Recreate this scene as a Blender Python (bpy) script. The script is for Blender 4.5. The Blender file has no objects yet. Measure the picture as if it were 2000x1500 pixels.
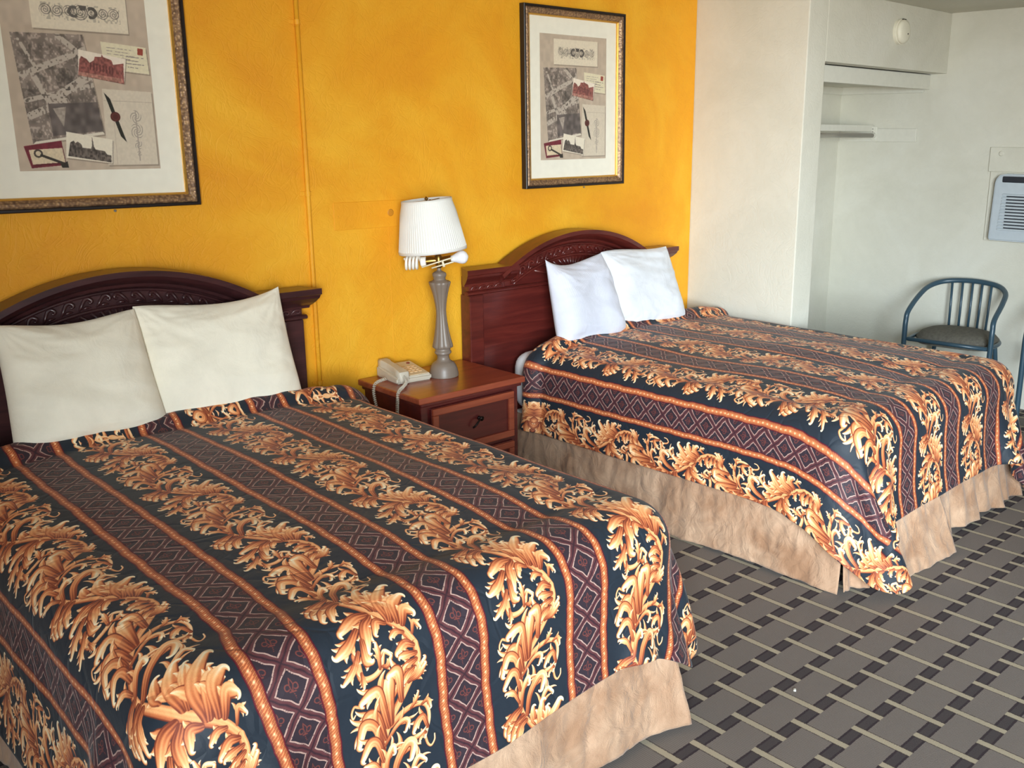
import bpy, bmesh, math, random
import numpy as np
from mathutils import Vector, Matrix

C = bpy.context.scene.collection
SC = bpy.context.scene
R = math.radians
PI = math.pi

# ------------------------------------------------------------------ camera, world, light, exposure
def cam_rot(yaw, pitch, roll):
    cy, sy = math.cos(yaw), math.sin(yaw)
    Ry = np.array([[cy, sy, 0], [-sy, cy, 0], [0, 0, 1]])
    B = np.array([[1, 0, 0], [0, 0, 1], [0, -1, 0.]])
    cp, sp = math.cos(pitch), math.sin(pitch)
    Rp = np.array([[1, 0, 0], [0, cp, -sp], [0, sp, cp]])
    cr, sr = math.cos(roll), math.sin(roll)
    Rr = np.array([[cr, -sr, 0], [sr, cr, 0], [0, 0, 1]])
    return Ry @ B @ Rp.T @ Rr
cam = bpy.data.cameras.new('camera')
camo = bpy.data.objects.new('camera', cam); C.objects.link(camo)
cr_ = cam_rot(.7781, .2517, -.0048)
M = Matrix(np.column_stack([cr_[:, 0], -cr_[:, 1], -cr_[:, 2]]).tolist()).to_4x4()
M.translation = (0, -3.6, 1.6466)
camo.matrix_world = M
cam.sensor_width = 36; cam.lens = 1890.4/2000*36
cam.shift_x = -(1126.6-1000)/2000; cam.shift_y = (747.4-750)/2000
cam.clip_start = .05
SC.camera = camo

W = bpy.data.worlds.new('daylight'); SC.world = W; W.use_nodes = True
W.node_tree.nodes['Background'].inputs[0].default_value = (.80, .90, 1.0, 1)
W.node_tree.nodes['Background'].inputs[1].default_value = 1.0

def area(name, loc, target, sx, sy, energy, col):
    l = bpy.data.lights.new(name, 'AREA'); l.shape = 'RECTANGLE'; l.size = sx; l.size_y = sy
    l.energy = energy; l.color = col
    o = bpy.data.objects.new(name, l); C.objects.link(o); o.location = loc
    o.rotation_euler = (Vector(target)-Vector(loc)).to_track_quat('-Z', 'Y').to_euler()
    return o
# daylight through the wide front window: open sky, and the sunlit parking lot, mostly to the left
area('sky_light_left', (-7.5, -11.0, 3.4), (3.6, -1.2, .8), 8.0, 5.0, 7000, (.74, .89, 1.0))
area('lot_light', (-5.0, -8.6, .05), (1.0, -3.5, 3.0), 8.0, 6.0, 2250, (1.0, .90, .74))

SC.view_settings.view_transform = 'Standard'; SC.view_settings.look = 'None'
SC.view_settings.gamma = 1; SC.view_settings.use_curve_mapping = False
SC.view_settings.exposure = 0.0
SC.cycles.use_denoising = True
SC.cycles.max_bounces = 12; SC.cycles.diffuse_bounces = 7; SC.cycles.glossy_bounces = 4
SC.cycles.sample_clamp_indirect = 6

# ------------------------------------------------------------------ helpers: objects
def tag(o, label=None, cat=None, group=None, kind=None):
    if label: o['label'] = label
    if cat: o['category'] = cat
    if group: o['group'] = group
    if kind: o['kind'] = kind
    return o
def empty(name, loc, label, cat, group=None, rotz=0):
    o = bpy.data.objects.new(name, None); C.objects.link(o); o.empty_display_size = .05
    o.location = loc; o.rotation_euler = (0, 0, rotz)
    return tag(o, label, cat, group)
def mesh_obj(name, me, m, parent=None, smooth=False, loc=None):
    o = bpy.data.objects.new(name, me); C.objects.link(o)
    if m is not None and not me.materials: me.materials.append(m)
    if smooth:
        for p in me.polygons: p.use_smooth = True
    if parent is not None: o.parent = parent
    if loc is not None: o.location = loc
    return o
def obj(name, bm, m, parent=None, smooth=False, loc=None, sharp=None):
    bmesh.ops.recalc_face_normals(bm, faces=bm.faces[:])
    me = bpy.data.meshes.new(name); bm.to_mesh(me); bm.free()
    o = mesh_obj(name, me, m, parent, smooth, loc)
    if sharp is not None:
        me.set_sharp_from_angle(angle=R(sharp))
    return o
def struct(name, bm, m, **k):
    return tag(obj(name, bm, m, **k), kind='structure')
def bx(bm, x0, x1, y0, y1, z0, z1, bevel=0, seg=2):
    r = bmesh.ops.create_cube(bm, size=1)
    vs = r['verts']
    for v in vs:
        v.co = Vector(((x0+x1)/2+v.co.x*(x1-x0), (y0+y1)/2+v.co.y*(y1-y0), (z0+z1)/2+v.co.z*(z1-z0)))
    if bevel:
        es = set(e for v in vs for e in v.link_edges)
        bmesh.ops.bevel(bm, geom=list(es), offset=bevel, segments=seg, profile=.6, affect='EDGES')
    return bm
def box(x0, x1, y0, y1, z0, z1, bevel=0, seg=2):
    return bx(bmesh.new(), x0, x1, y0, y1, z0, z1, bevel, seg)
def catmull(pts, n=8, closed=False):
    P = [Vector(p) for p in pts]; out = []
    N = len(P)
    rng = range(N if closed else N-1)
    for i in rng:
        p1, p2 = P[i], P[(i+1) % N]
        p0 = P[i-1] if (i > 0 or closed) else p1*2-p2
        p3 = P[(i+2) % N] if (i+2 < N or closed) else p2*2-p1
        for k in range(n):
            t = k/n
            out.append(.5*((2*p1)+(p2-p0)*t+(2*p0-5*p1+4*p2-p3)*t*t+(3*p1-p0-3*p2+p3)*t**3))
    if not closed: out.append(P[-1])
    return out
def tube(bm, pts, r, seg=10, caps=True):
    """round tube along points; r a number or one per point"""
    P = [Vector(p) for p in pts]; n = len(P)
    rr = r if hasattr(r, '__len__') else [r]*n
    T = [(P[min(i+1, n-1)]-P[max(i-1, 0)]).normalized() for i in range(n)]
    a = Vector((0, 0, 1)) if abs(T[0].z) < .9 else Vector((1, 0, 0))
    N = (a-T[0]*a.dot(T[0])).normalized(); rings = []
    for i in range(n):
        N = (N-T[i]*N.dot(T[i])).normalized(); B = T[i].cross(N)
        rings.append([bm.verts.new(P[i]+(N*math.cos(2*PI*k/seg)+B*math.sin(2*PI*k/seg))*rr[i]) for k in range(seg)])
    for i in range(n-1):
        for k in range(seg):
            bm.faces.new((rings[i][k], rings[i][(k+1) % seg], rings[i+1][(k+1) % seg], rings[i+1][k]))
    if caps:
        bm.faces.new(rings[0][::-1]); bm.faces.new(rings[-1])
    return bm
def lathe(bm, prof, seg=32, ripple=None, cx=0, cy=0):
    """prof: list of (r, z); ripple(i, angle) multiplies the radius"""
    rings = []
    for i, (r, z) in enumerate(prof):
        ring = []
        for k in range(seg):
            a = 2*PI*k/seg; q = r*(ripple(i, a) if ripple else 1)
            ring.append(bm.verts.new((cx+q*math.cos(a), cy+q*math.sin(a), z)))
        rings.append(ring)
    for i in range(len(rings)-1):
        for k in range(seg):
            bm.faces.new((rings[i][k], rings[i][(k+1) % seg], rings[i+1][(k+1) % seg], rings[i+1][k]))
    bm.faces.new(rings[0][::-1]); bm.faces.new(rings[-1])
    return bm
def prism_xz(bm, pts, y0, y1):
    a = [bm.verts.new((x, y0, z)) for x, z in pts]; b = [bm.verts.new((x, y1, z)) for x, z in pts]
    bm.faces.new(a); bm.faces.new(b[::-1]); n = len(pts)
    for i in range(n):
        bm.faces.new((a[i], b[i], b[(i+1) % n], a[(i+1) % n]))
    return bm
def grid_mesh(name, P, uv=None, mask=None):
    nu, nv = P.shape[:2]
    idx = np.arange(nu*nv).reshape(nu, nv)
    q = np.stack([idx[:-1, :-1], idx[1:, :-1], idx[1:, 1:], idx[:-1, 1:]], -1).reshape(-1, 4)
    if mask is not None: q = q[mask.reshape(-1)]
    used = np.unique(q); remap = -np.ones(nu*nv, int); remap[used] = np.arange(len(used))
    me = bpy.data.meshes.new(name)
    me.from_pydata(P.reshape(-1, 3)[used].tolist(), [], remap[q].tolist())
    if uv is not None:
        l = me.uv_layers.new(name='uv')
        l.data.foreach_set('uv', uv.reshape(-1, 2)[q.reshape(-1)].astype(np.float32).ravel())
    me.update()
    return me

# ------------------------------------------------------------------ helpers: materials
def lin(c):
    return tuple((x/12.92 if x <= .04045 else ((x+.055)/1.055)**2.4) for x in [v/255 for v in c])
def srgb(r, g, b): return (*lin((r, g, b)), 1)
class NT:
    def __init__(s, name):
        s.m = bpy.data.materials.new(name); s.m.use_nodes = True
        s.t = s.m.node_tree; s.b = s.t.nodes['Principled BSDF']
    def n(s, typ, **k):
        nd = s.t.nodes.new(typ)
        for a, v in k.items(): setattr(nd, a, v)
        return nd
    def l(s, a, b): s.t.links.new(a, b)
    def set(s, **k):
        for a, v in k.items(): s.b.inputs[a.replace('_', ' ')].default_value = v
        return s
    def coord(s, out='Object', scale=(1, 1, 1), rot=(0, 0, 0)):
        tc = s.n('ShaderNodeTexCoord'); mp = s.n('ShaderNodeMapping')
        mp.inputs['Scale'].default_value = scale; mp.inputs['Rotation'].default_value = rot
        s.l(tc.outputs[out], mp.inputs[0]); return mp.outputs[0]
    def noise(s, vec, scale, detail=4, rough=.55, dist=0):
        nd = s.n('ShaderNodeTexNoise'); nd.inputs['Scale'].default_value = scale
        nd.inputs['Detail'].default_value = detail; nd.inputs['Roughness'].default_value = rough
        nd.inputs['Distortion'].default_value = dist; s.l(vec, nd.inputs['Vector']); return nd.outputs[0]
    def ramp(s, fac, stops):
        nd = s.n('ShaderNodeValToRGB'); e = nd.color_ramp.elements
        while len(e) < len(stops): e.new(.5)
        for i, (p, c) in enumerate(stops): e[i].position = p; e[i].color = c
        s.l(fac, nd.inputs[0]); return nd.outputs[0]
    def mix(s, fac, a, b, mode='MIX'):
        nd = s.n('ShaderNodeMix', data_type='RGBA', blend_type=mode)
        for v, i in ((fac, 0), (a, 6), (b, 7)):
            if isinstance(v, (int, float, tuple)): nd.inputs[i].default_value = v
            else: s.l(v, nd.inputs[i])
        return nd.outputs[2]
    def col(s, v): s.l(v, s.b.inputs['Base Color'])
    def bump(s, h, strength=.3, dist=.01, prev=None):
        nd = s.n('ShaderNodeBump'); nd.inputs['Strength'].default_value = strength
        nd.inputs['Distance'].default_value = dist; s.l(h, nd.inputs['Height'])
        if prev is not None: s.l(prev, nd.inputs['Normal'])
        s.l(nd.outputs[0], s.b.inputs['Normal']); return nd.outputs[0]
    def math(s, op, a, b=None, c=None):
        nd = s.n('ShaderNodeMath', operation=op)
        for i, v in enumerate((a, b, c)):
            if v is None: continue
            if isinstance(v, (int, float)): nd.inputs[i].default_value = v
            else: s.l(v, nd.inputs[i])
        return nd.outputs[0]
def plain(name, c, rough=.5, metal=0, **k):
    t = NT(name); t.set(Base_Color=srgb(*c), Roughness=rough, Metallic=metal, **k)
    v = t.noise(t.coord(), 30, 3)
    t.col(t.ramp(v, [(.3, srgb(*[x*.975 for x in c])), (.7, srgb(*c))]))
    return t.m
def wall_mat(name, c1, c2, c3, bump=.35, stain=None):
    t = NT(name); v = t.coord()
    a = t.noise(v, 1.6, 5, .6, .6); b = t.noise(v, 9, 4, .6, 1.0)
    c = t.ramp(a, [(.32, srgb(*c1)), (.5, srgb(*c2)), (.68, srgb(*c3))])
    c = t.mix(t.math('MULTIPLY', b, .30), c, srgb(*[x*.86 for x in c2]))
    t.col(c); t.set(Roughness=.62)
    h1 = t.noise(v, 38, 3, .5, .8); h2 = t.noise(v, 140, 2, .5)
    vo = t.noise(v, 7.5, 2.5, .5, 3.0)
    ridge = t.math('ABSOLUTE', t.math('SUBTRACT', vo, .5))
    ridge = t.math('MINIMUM', t.math('MULTIPLY', ridge, 18), 1)
    h = t.math('ADD', t.math('ADD', t.math('MULTIPLY', h1, .6), t.math('MULTIPLY', h2, .22)), t.math('MULTIPLY', ridge, .30))
    t.bump(h, bump, .006)
    return t.m
def wood_mat(name, dark, mid, light, rough=.33, scale=1.0, axis='x'):
    t = NT(name)
    sc = {'x': (1.2, 14, 14), 'z': (14, 14, 1.2), 'y': (14, 1.2, 14)}[axis]
    v = t.coord(scale=tuple(q*scale for q in sc))
    a = t.noise(v, 2.2, 6, .62, .6); b = t.noise(v, 12, 3, .5)
    c = t.ramp(a, [(.28, srgb(*dark)), (.5, srgb(*mid)), (.72, srgb(*light))])
    t.col(t.mix(t.math('MULTIPLY', b, .35), c, srgb(*dark)))
    t.set(Roughness=rough, Coat_Weight=.25, Coat_Roughness=.25)
    t.bump(b, .06, .002)
    return t.m
# ------------------------------------------------------------------ materials of the room
M_ORANGE = wall_mat('orange_paint', (226, 148, 20), (234, 163, 26), (242, 182, 44), .36)
M_WHITE = wall_mat('cream_paint', (204, 201, 186), (212, 209, 195), (218, 216, 204), .30)
M_CEIL = wall_mat('ceiling_paint', (200, 197, 182), (206, 203, 188), (212, 209, 196), .3)
M_TAN = wall_mat('tan_paint', (150, 136, 112), (158, 146, 122), (164, 152, 130), .3)  # unseen left and front walls, darkened so they bounce less light
M_TRIM = plain('white_trim', (232, 232, 224), .5)

def carpet():
    t = NT('woven_carpet')
    tc = t.n('ShaderNodeTexCoord'); sp = t.n('ShaderNodeSeparateXYZ')
    # slightly wobbled coordinates: tufted edges
    wob = t.noise(tc.outputs['Object'], 260, 2, .5)
    w = t.math('MULTIPLY', t.math('SUBTRACT', wob, .5), .006)
    t.l(tc.outputs['Object'], sp.inputs[0])
    x = t.math('ADD', sp.outputs[0], w); y = t.math('ADD', sp.outputs[1], w)
    X = t.math('DIVIDE', t.math('SUBTRACT', x, 2.5758), .0965)
    i = t.math('FLOOR', t.math('ADD', X, .5))
    fx = t.math('ABSOLUTE', t.math('SUBTRACT', X, i))
    par = t.math('MULTIPLY', t.math('FLOORED_MODULO', i, 2), .5)
    Y = t.math('ADD', t.math('DIVIDE', t.math('ADD', y, 2.5056), .2796), par)
    fys = t.math('SUBTRACT', t.math('FRACT', t.math('ADD', Y, .5)), .5)
    fy = t.math('ABSOLUTE', fys)
    incol = t.math('LESS_THAN', fx, .108)
    sqi = t.math('LESS_THAN', fy, .179)
    sqj = t.math('GREATER_THAN', fy, .321)
    dash = t.math('MULTIPLY', incol, t.math('SUBTRACT', 1, sqi))
    sq_any = t.math('MAXIMUM', sqi, t.math('MULTIPLY', sqj, t.math('SUBTRACT', 1, incol)))
    dark = t.math('MULTIPLY', t.math('SUBTRACT', 1, sq_any), t.math('SUBTRACT', 1, incol))
    # dark borders of the dark bars, thin shadow line painted along each light dash
    edge = t.math('MULTIPLY', dark, t.math('GREATER_THAN', t.math('ABSOLUTE', t.math('SUBTRACT', fy, .25)), .046))
    line = t.math('MULTIPLY', t.math('GREATER_THAN', fx, .108), t.math('LESS_THAN', fx, .145))
    line = t.math('MULTIPLY', line, t.math('SUBTRACT', 1, sqi))
    rib = t.n('ShaderNodeTexWave', wave_type='BANDS', bands_direction='X')
    rib.inputs['Scale'].default_value = 48; rib.inputs['Distortion'].default_value = 1.5
    rib.inputs['Detail'].default_value = 2; t.l(tc.outputs['Object'], rib.inputs[0])
    grain = t.noise(tc.outputs['Object'], 330, 3, .7)
    big = t.noise(tc.outputs['Object'], 3, 3, .6)
    sq = t.mix(rib.outputs[1], srgb(122, 114, 109), srgb(142, 133, 126))
    c = t.mix(dark, sq, srgb(80, 74, 76))
    c = t.mix(edge, c, srgb(62, 54, 60))
    c = t.mix(t.math('MULTIPLY', line, .7), c, srgb(80, 70, 64))
    c = t.mix(dash, c, srgb(190, 178, 154))
    c = t.mix(t.math('MULTIPLY', grain, .35), c, t.mix(.5, c, srgb(30, 28, 28)))
    c = t.mix(t.math('MULTIPLY', big, .22), c, srgb(80, 72, 62))
    t.col(c); t.set(Roughness=.95, Specular_IOR_Level=.15)
    t.bump(grain, .5, .004)
    return t.m
M_CARPET = carpet()

# ------------------------------------------------------------------ the room
XL, XR, XC, YF, ZC = -1.4, 6.04, 4.468, -4.3, 2.37
struct('floor', box(XL-.1, XR+.1, YF-.1, .1, -.05, 0), M_CARPET)
struct('ceiling', box(XL-.1, XR+.1, YF-.1, .1, ZC, ZC+.08), M_CEIL)
struct('wall_back', box(XL-.1, XC, 0, .1, 0, ZC), M_ORANGE)
struct('wall_closet_back', box(XC, XR, 0, .1, 0, ZC), M_WHITE)
struct('wall_closet_side', box(XC, 4.642, -.725, 0, 0, ZC, .006), M_WHITE)
struct('wall_closet_front', box(4.642, XR, -.725, -.632, 2.018, ZC, .004), M_WHITE)
struct('wall_right', box(XR, XR+.1, YF-.1, .1, 0, ZC), M_WHITE)
struct('wall_left', box(XL-.1, XL, YF-.1, 0, 0, ZC), M_TAN)
b = bmesh.new()
WX0, WX1, WZ0, WZ1 = -1.25, 2.0, .35, 2.2
bx(b, XL, WX0, YF-.1, YF, 0, ZC); bx(b, WX1, XR, YF-.1, YF, 0, ZC)
bx(b, WX0, WX1, YF-.1, YF, 0, WZ0); bx(b, WX0, WX1, YF-.1, YF, WZ1, ZC)
struct('wall_front', b, M_TAN)
b = bmesh.new()
for x in (WX0, (WX0+WX1)/2-.02, WX1-.04): bx(b, x, x+.04, YF-.07, YF-.03, WZ0, WZ1)
for z in (WZ0, WZ1-.04): bx(b, WX0, WX1, YF-.07, YF-.03, z, z+.04)
struct('window_1', b, M_TRIM)
# faint vertical board joint under the orange paint
struct('trim_1', box(2.392, 2.398, -.0012, .0, .55, 1.30, .0005, 1), M_ORANGE)
# ------------------------------------------------------------------ painted patterns (drawn here, pixel by pixel)
def to_image(name, A):
    """A: H x W x 3, sRGB 0..1, row 0 at the top"""
    h, w = A.shape[:2]
    im = bpy.data.images.new(name, w, h, alpha=False)
    out = np.ones((h, w, 4), np.float32); out[..., :3] = A[::-1]
    im.pixels.foreach_set(out.ravel()); im.update(); im.pack()
    return im
def poly_mask(xs, ys, pts):
    m = np.zeros(np.broadcast(xs, ys).shape, bool); n = len(pts)
    for i in range(n):
        x0, y0 = pts[i]; x1, y1 = pts[(i+1) % n]
        if y0 == y1: continue
        c = ((ys >= min(y0, y1)) & (ys < max(y0, y1)) & (xs < (ys-y0)*(x1-x0)/(y1-y0)+x0))
        m ^= c
    return m
def curve2(pts, n=36):
    return np.array([(p.x, p.y) for p in catmull([(a, b, 0) for a, b in pts], max(3, n//(len(pts)-1)))])

RUST = np.array([.46, .20, .13]); ORG = np.array([.79, .45, .27]); GOLD = np.array([.94, .68, .45]); CREAM = np.array([1.0, .93, .79])
def ribbon(A, P, wid, sc, ox, oy, kind, tip0=0., tip1=1.):
    """paint one tapering stroke of an acanthus leaf; P in mm from root to tip, half-widths wid in mm, sc px per mm"""
    q = np.r_[0, np.cumsum(np.hypot(*np.diff(P, axis=0).T))]; q /= q[-1]
    X = P[:, 0]*sc+ox; Y = P[:, 1]*sc+oy; Wd = wid*sc
    H, Wt = A.shape[:2]; pad = Wd.max()*1.3+3
    x0, x1 = int(max(0, X.min()-pad)), int(min(Wt, X.max()+pad)); y0, y1 = int(max(0, Y.min()-pad)), int(min(H, Y.max()+pad))
    if x1 <= x0 or y1 <= y0: return
    gy, gx = np.mgrid[y0:y1, x0:x1].astype(np.float32)
    dx = gx[..., None]-X; dy = gy[..., None]-Y
    T = np.gradient(np.stack([X, Y], 1), axis=0); T /= np.hypot(T[:, 0], T[:, 1])[:, None]+1e-9
    side = -dx*T[:, 1]+dy*T[:, 0]
    d = np.hypot(dx, dy)/(Wd+1e-6)
    k = d.argmin(-1); dm = np.take_along_axis(d, k[..., None], -1)[..., 0]
    sd = np.take_along_axis(side, k[..., None], -1)[..., 0]/(Wd[k]+1e-6); Q = tip0+(tip1-tip0)*q[k]
    a = np.clip((1.0-dm)*np.maximum(Wd[k], 1.2)*.9+.5, 0, 1)
    if kind == 'L': tone = .04+.70*Q+.30*np.cos(sd*2.0+.7)*(.35+Q)+.13*np.sin(sd*9+Q*4)*(1.1-Q)
    elif kind == 'm': tone = .30+.34*np.cos(sd*1.7+.5)+.06*np.sin(sd*9)
    else: tone = .30+.36*Q+.26*np.cos(sd*1.8+.5)
    tone = tone-.9*np.clip(dm-.74, 0, 1)*2*(sd > 0)*(Q < .9)
    tone = np.clip(tone, 0, 1)[..., None]
    colr = np.where(tone < .33, RUST+(ORG-RUST)*tone/.33, np.where(tone < .66, ORG+(GOLD-ORG)*(tone-.33)/.33, GOLD+(CREAM-GOLD)*(tone-.66)/.34))
    S = A[y0:y1, x0:x1]; S[:] = S*(1-a[..., None])+colr*a[..., None]
def stroke(A, pts, w, kind, sc, ox, oy, seed=0):
    P = curve2(pts, 260 if kind == 'm' else 100); n = len(P); q = np.linspace(0, 1, n)
    if kind == 'm': ribbon(A, P, w*(1.35+.25*np.sin(q*9)), sc, ox, oy, 'm'); return
    if kind == 'B': ribbon(A, P, w*(1.35-.65*q), sc, ox, oy, 'B'); return
    if kind == 'C': ribbon(A, P, w*(1.1-.6*q), sc, ox, oy, 'C'); return
    L = np.hypot(*np.diff(P, axis=0).T).sum()
    cr_z = (P[n//2]-P[0])[0]*(P[-1]-P[n//2])[1]-(P[n//2]-P[0])[1]*(P[-1]-P[n//2])[0]
    bend = 1 if cr_z >= 0 else -1
    W_ = w*1.22
    def lobe(f, ang, ln, wd, hook, t0, t1, off):
        i0 = int(f*(n-1)); T = P[min(i0+2, n-1)]-P[max(i0-2, 0)]; T = T/np.hypot(*T); N = np.array([-T[1], T[0]])
        a0 = math.atan2(T[1], T[0])+ang; m = 34
        c = [P[i0]+N*off]
        for j in range(m): c.append(c[-1]+ln/m*np.array([math.cos(a0+hook*(j/m)**1.8), math.sin(a0+hook*(j/m)**1.8)]))
        s = np.linspace(0, 1, m+1)
        ribbon(A, np.array(c), wd*(np.clip(.75+.8*s, 0, 1)*np.clip((1-s)*1.7, 0, 1)**.75+.03), sc, ox, oy, 'L', t0, t1)
    k = 1+.25*math.sin(seed*2.1)
    if L > 20:
        # two shoulder lobes on each side, pointing forward and curling away
        for f, an, ln, wd, t0 in ((.36, .46, .36, .52, .30), (.62, .40, .32, .48, .44)):
            for s_ in (-1, 1):
                kk = k if s_ == bend else 1.0
                lobe(f, s_*an, max(L*ln, W_*1.1)*kk, W_*wd, s_*1.0, t0, min(1, t0+.50), s_*W_*.34)
    T = P[-1]-P[-6]; a0 = math.atan2(T[1], T[0]); c = [P[-1]]
    for j in range(24): c.append(c[-1]+W_*.05*np.array([math.cos(a0+bend*.105*(j+1)), math.sin(a0+bend*.105*(j+1))]))
    P2 = np.concatenate([P, np.array(c[1:])]); s = np.linspace(0, 1, len(P2))
    ribbon(A, P2, W_*.94*(np.clip(.55+.9*s, 0, 1)*np.clip((1-s)*2.2, 0, 1)**.7+.02), sc, ox, oy, 'L')

STROKES = "main|229,-70 224,-31 175,27 137,65 109,109 96,164 102,209 129,251 165,295 206,337 228,374|5.7;L|134,74 141,7 147,-26|13.2;L|126,78 115,1 94,-7 67,3|11.4;L|113,101 101,48 78,38 52,66|10.6;L|103,126 92,69 64,54 42,93|10.6;L|100,147 92,105 72,97 46,125|9.7;L|94,179 76,148 51,141|6.2;L|94,196 70,205 46,220 33,232|12.3;L|100,213 75,226 51,230 39,247|9.7;L|104,219 80,226 63,241 49,264|9.7;L|110,228 93,234 80,247 71,271|8.8;B|134,80 172,64 210,60 237,72 242,104 224,143|5.7;L|193,64 208,53 220,35|4.4;L|226,66 244,62 251,81|4.8;L|235,122 226,95 207,102 193,119|7.5;L|228,134 218,131 207,146|5.3;C|224,137 229,160 239,169 251,160 253,147|3.5;L|111,117 145,90 170,82 182,90 172,108|5.7;L|116,215 135,169 170,138 189,145 178,173|10.1;L|100,191 111,151 130,129 134,142|7.0;L|141,247 136,234 139,209|9.7;L|159,264 170,214 196,181 217,193|6.6;L|166,279 163,246 174,206|12.3;L|172,285 181,252 193,222|7.0;L|188,311 193,269 237,224|13.2;L|193,315 211,281 232,268|10.6;L|207,321 221,286 249,272|12.3;L|216,330 237,306 253,314|10.6;L|230,354 244,335 255,349|4.8;L|144,288 115,286 66,304|11.0;L|148,297 125,312 107,354|10.6;L|102,311 68,333 34,345|9.7;L|104,333 97,367 107,376|8.8;L|85,350 61,376 31,395|7.0;B|74,354 75,397 101,405 127,395 144,367 161,376|6.2;L|126,394 130,368 133,346|5.3;L|134,392 146,394 161,380|5.3;L|78,388 79,403 78,419|4.8;L|174,317 157,309 141,329|7.9;L|208,346 190,340 174,346|6.2;L|222,376 203,368 177,378|8.8;L|225,393 201,390 184,388|7.9;L|223,406 200,410 179,421|7.9;L|217,422 199,429 180,446|7.9;L|197,448 225,434 248,412|7.0;C|69,14 56,8 46,4 37,16 38,29 46,23|3.5;L|202,2 225,-2 248,-20|6.2;L|171,35 171,-28 147,-31|10.6"
PU, LV = .390, .445                       # pattern repeat across and along, in metres
def bedspread_tile():
    w, h = 700, 800; sx = w/(PU*1000); sy = h/(LV*1000)
    sc = sx
    leaf = np.empty((h, w, 3), np.float32); leaf[:] = (.120, .152, .190)
    rng = np.random.default_rng(4)
    sts = []
    for i, s in enumerate(STROKES.split(';')):
        k, p, wd = s.split('|')
        sts.append(('m' if k == 'main' else k, [tuple(map(float, q.split(','))) for q in p.split()], float(wd), i))
    order = sorted(sts, key=lambda s: {'C': 0, 'B': 1, 'L': 2, 'm': 3}[s[0]])
    back = [s for s in order if s[0] in 'CBm'] + [s for s in order if s[0] == 'L']
    for k, p, wd, i in back:
        # band 0..280 mm of the trace to the 15..258 mm between the ropes
        q = [(a*.885+12, b) for a, b in p]
        for off in (-445, 0, 445):
            stroke(leaf, q, wd, k, sc, 0, off*sc, i)
    A = leaf
    gy, gx = np.mgrid[0:h, 0:w]
    X = (gx+.5)/sx; Y = (gy+.5)/sy        # mm
    # diamond band: 270..390 mm
    cxm = 330.; hw, hh = 47.5, 48.0; n_d = round(445/(2*hh/1.0)); hh = 445/(2*n_d)
    jx = 1.2*np.sin(Y/9.)+.8*np.sin(Y/3.7+X/11); jy = 1.2*np.sin(X/7.)
    p = (X+jx-cxm)/hw; q = (Y+jy)/hh
    # lattice of diamonds: centres at (0, odd) and (+-1, even)
    def ldist(cxo, cyo):
        qq = ((q-cyo+1) % 2)-1
        return np.abs(p-cxo)+np.abs(qq)
    dl = np.minimum(np.minimum(ldist(0, 0), ldist(1, 1)), ldist(-1, 1))
    D = np.empty((h, w, 3), np.float32); D[:] = (.225, .145, .175)
    bar = dl > .80; D[bar] = (.36, .20, .21)
    D[(dl > .955)] = (.20, .12, .15)
    D[(dl > .90) & (dl < .945)] = (.30, .16, .18)
    brk = np.sin(Y*1.1+X*.7)+np.sin(X*.43-Y*.31)
    lineM = (dl > .70) & (dl < .785) & (brk > -1.75)
    D[lineM] = (.70, .57, .52)
    D[dl < .69] = (.185, .145, .175)
    # fleur-de-lis in each full diamond, half ones at the sides
    for cxo, par in ((0, 0), (1, 1), (-1, 1)):
        qq = -(((q-par+1) % 2)-1)*hh; pp = (p-cxo)*hw
        f = np.zeros((h, w), bool)
        pet = (np.abs(pp) < 5.2*np.clip(1-np.abs(qq-4.5)/14, 0, 1)**.8+.0)
        f |= pet & (np.abs(pp) > 5.2*np.clip(1-np.abs(qq-4.5)/14, 0, 1)**.8-2.2)
        for sgn in (-1, 1):
            r = np.hypot(pp-sgn*8.5, qq-1.5); f |= (r < 6.4) & (r > 4.0) & (pp*sgn > 4.5)
        f |= (np.abs(pp) < 1.1) & (qq < -5) & (qq > -20) & (np.sin(qq*1.5) > -.3)
        f |= (np.abs(qq+7) < 1.4) & (np.abs(pp) < 6.5)
        D[f & (dl < .62)] = (.43, .22, .20)
    m = (X > 270) & (X < 390); A[m] = D[m]
    # ropes centred on 0 (=390), 270 mm; crimson hems
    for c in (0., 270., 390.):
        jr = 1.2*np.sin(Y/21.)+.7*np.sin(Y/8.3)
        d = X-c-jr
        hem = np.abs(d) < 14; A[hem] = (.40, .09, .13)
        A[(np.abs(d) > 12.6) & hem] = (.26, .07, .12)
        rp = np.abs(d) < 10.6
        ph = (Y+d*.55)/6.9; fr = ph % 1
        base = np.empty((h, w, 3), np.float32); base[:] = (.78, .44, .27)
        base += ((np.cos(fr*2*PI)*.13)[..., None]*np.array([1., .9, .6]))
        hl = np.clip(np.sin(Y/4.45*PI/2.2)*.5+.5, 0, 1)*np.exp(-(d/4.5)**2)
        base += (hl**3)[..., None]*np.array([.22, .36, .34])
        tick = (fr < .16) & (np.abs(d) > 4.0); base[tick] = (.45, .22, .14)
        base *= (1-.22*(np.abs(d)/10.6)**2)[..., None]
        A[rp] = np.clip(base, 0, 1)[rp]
    A *= (1+.03*rng.standard_normal((h, w, 1))).astype(np.float32)
    return to_image('bedspread_pattern', np.clip(A, 0, 1))
IMG_SPREAD = bedspread_tile()

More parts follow.
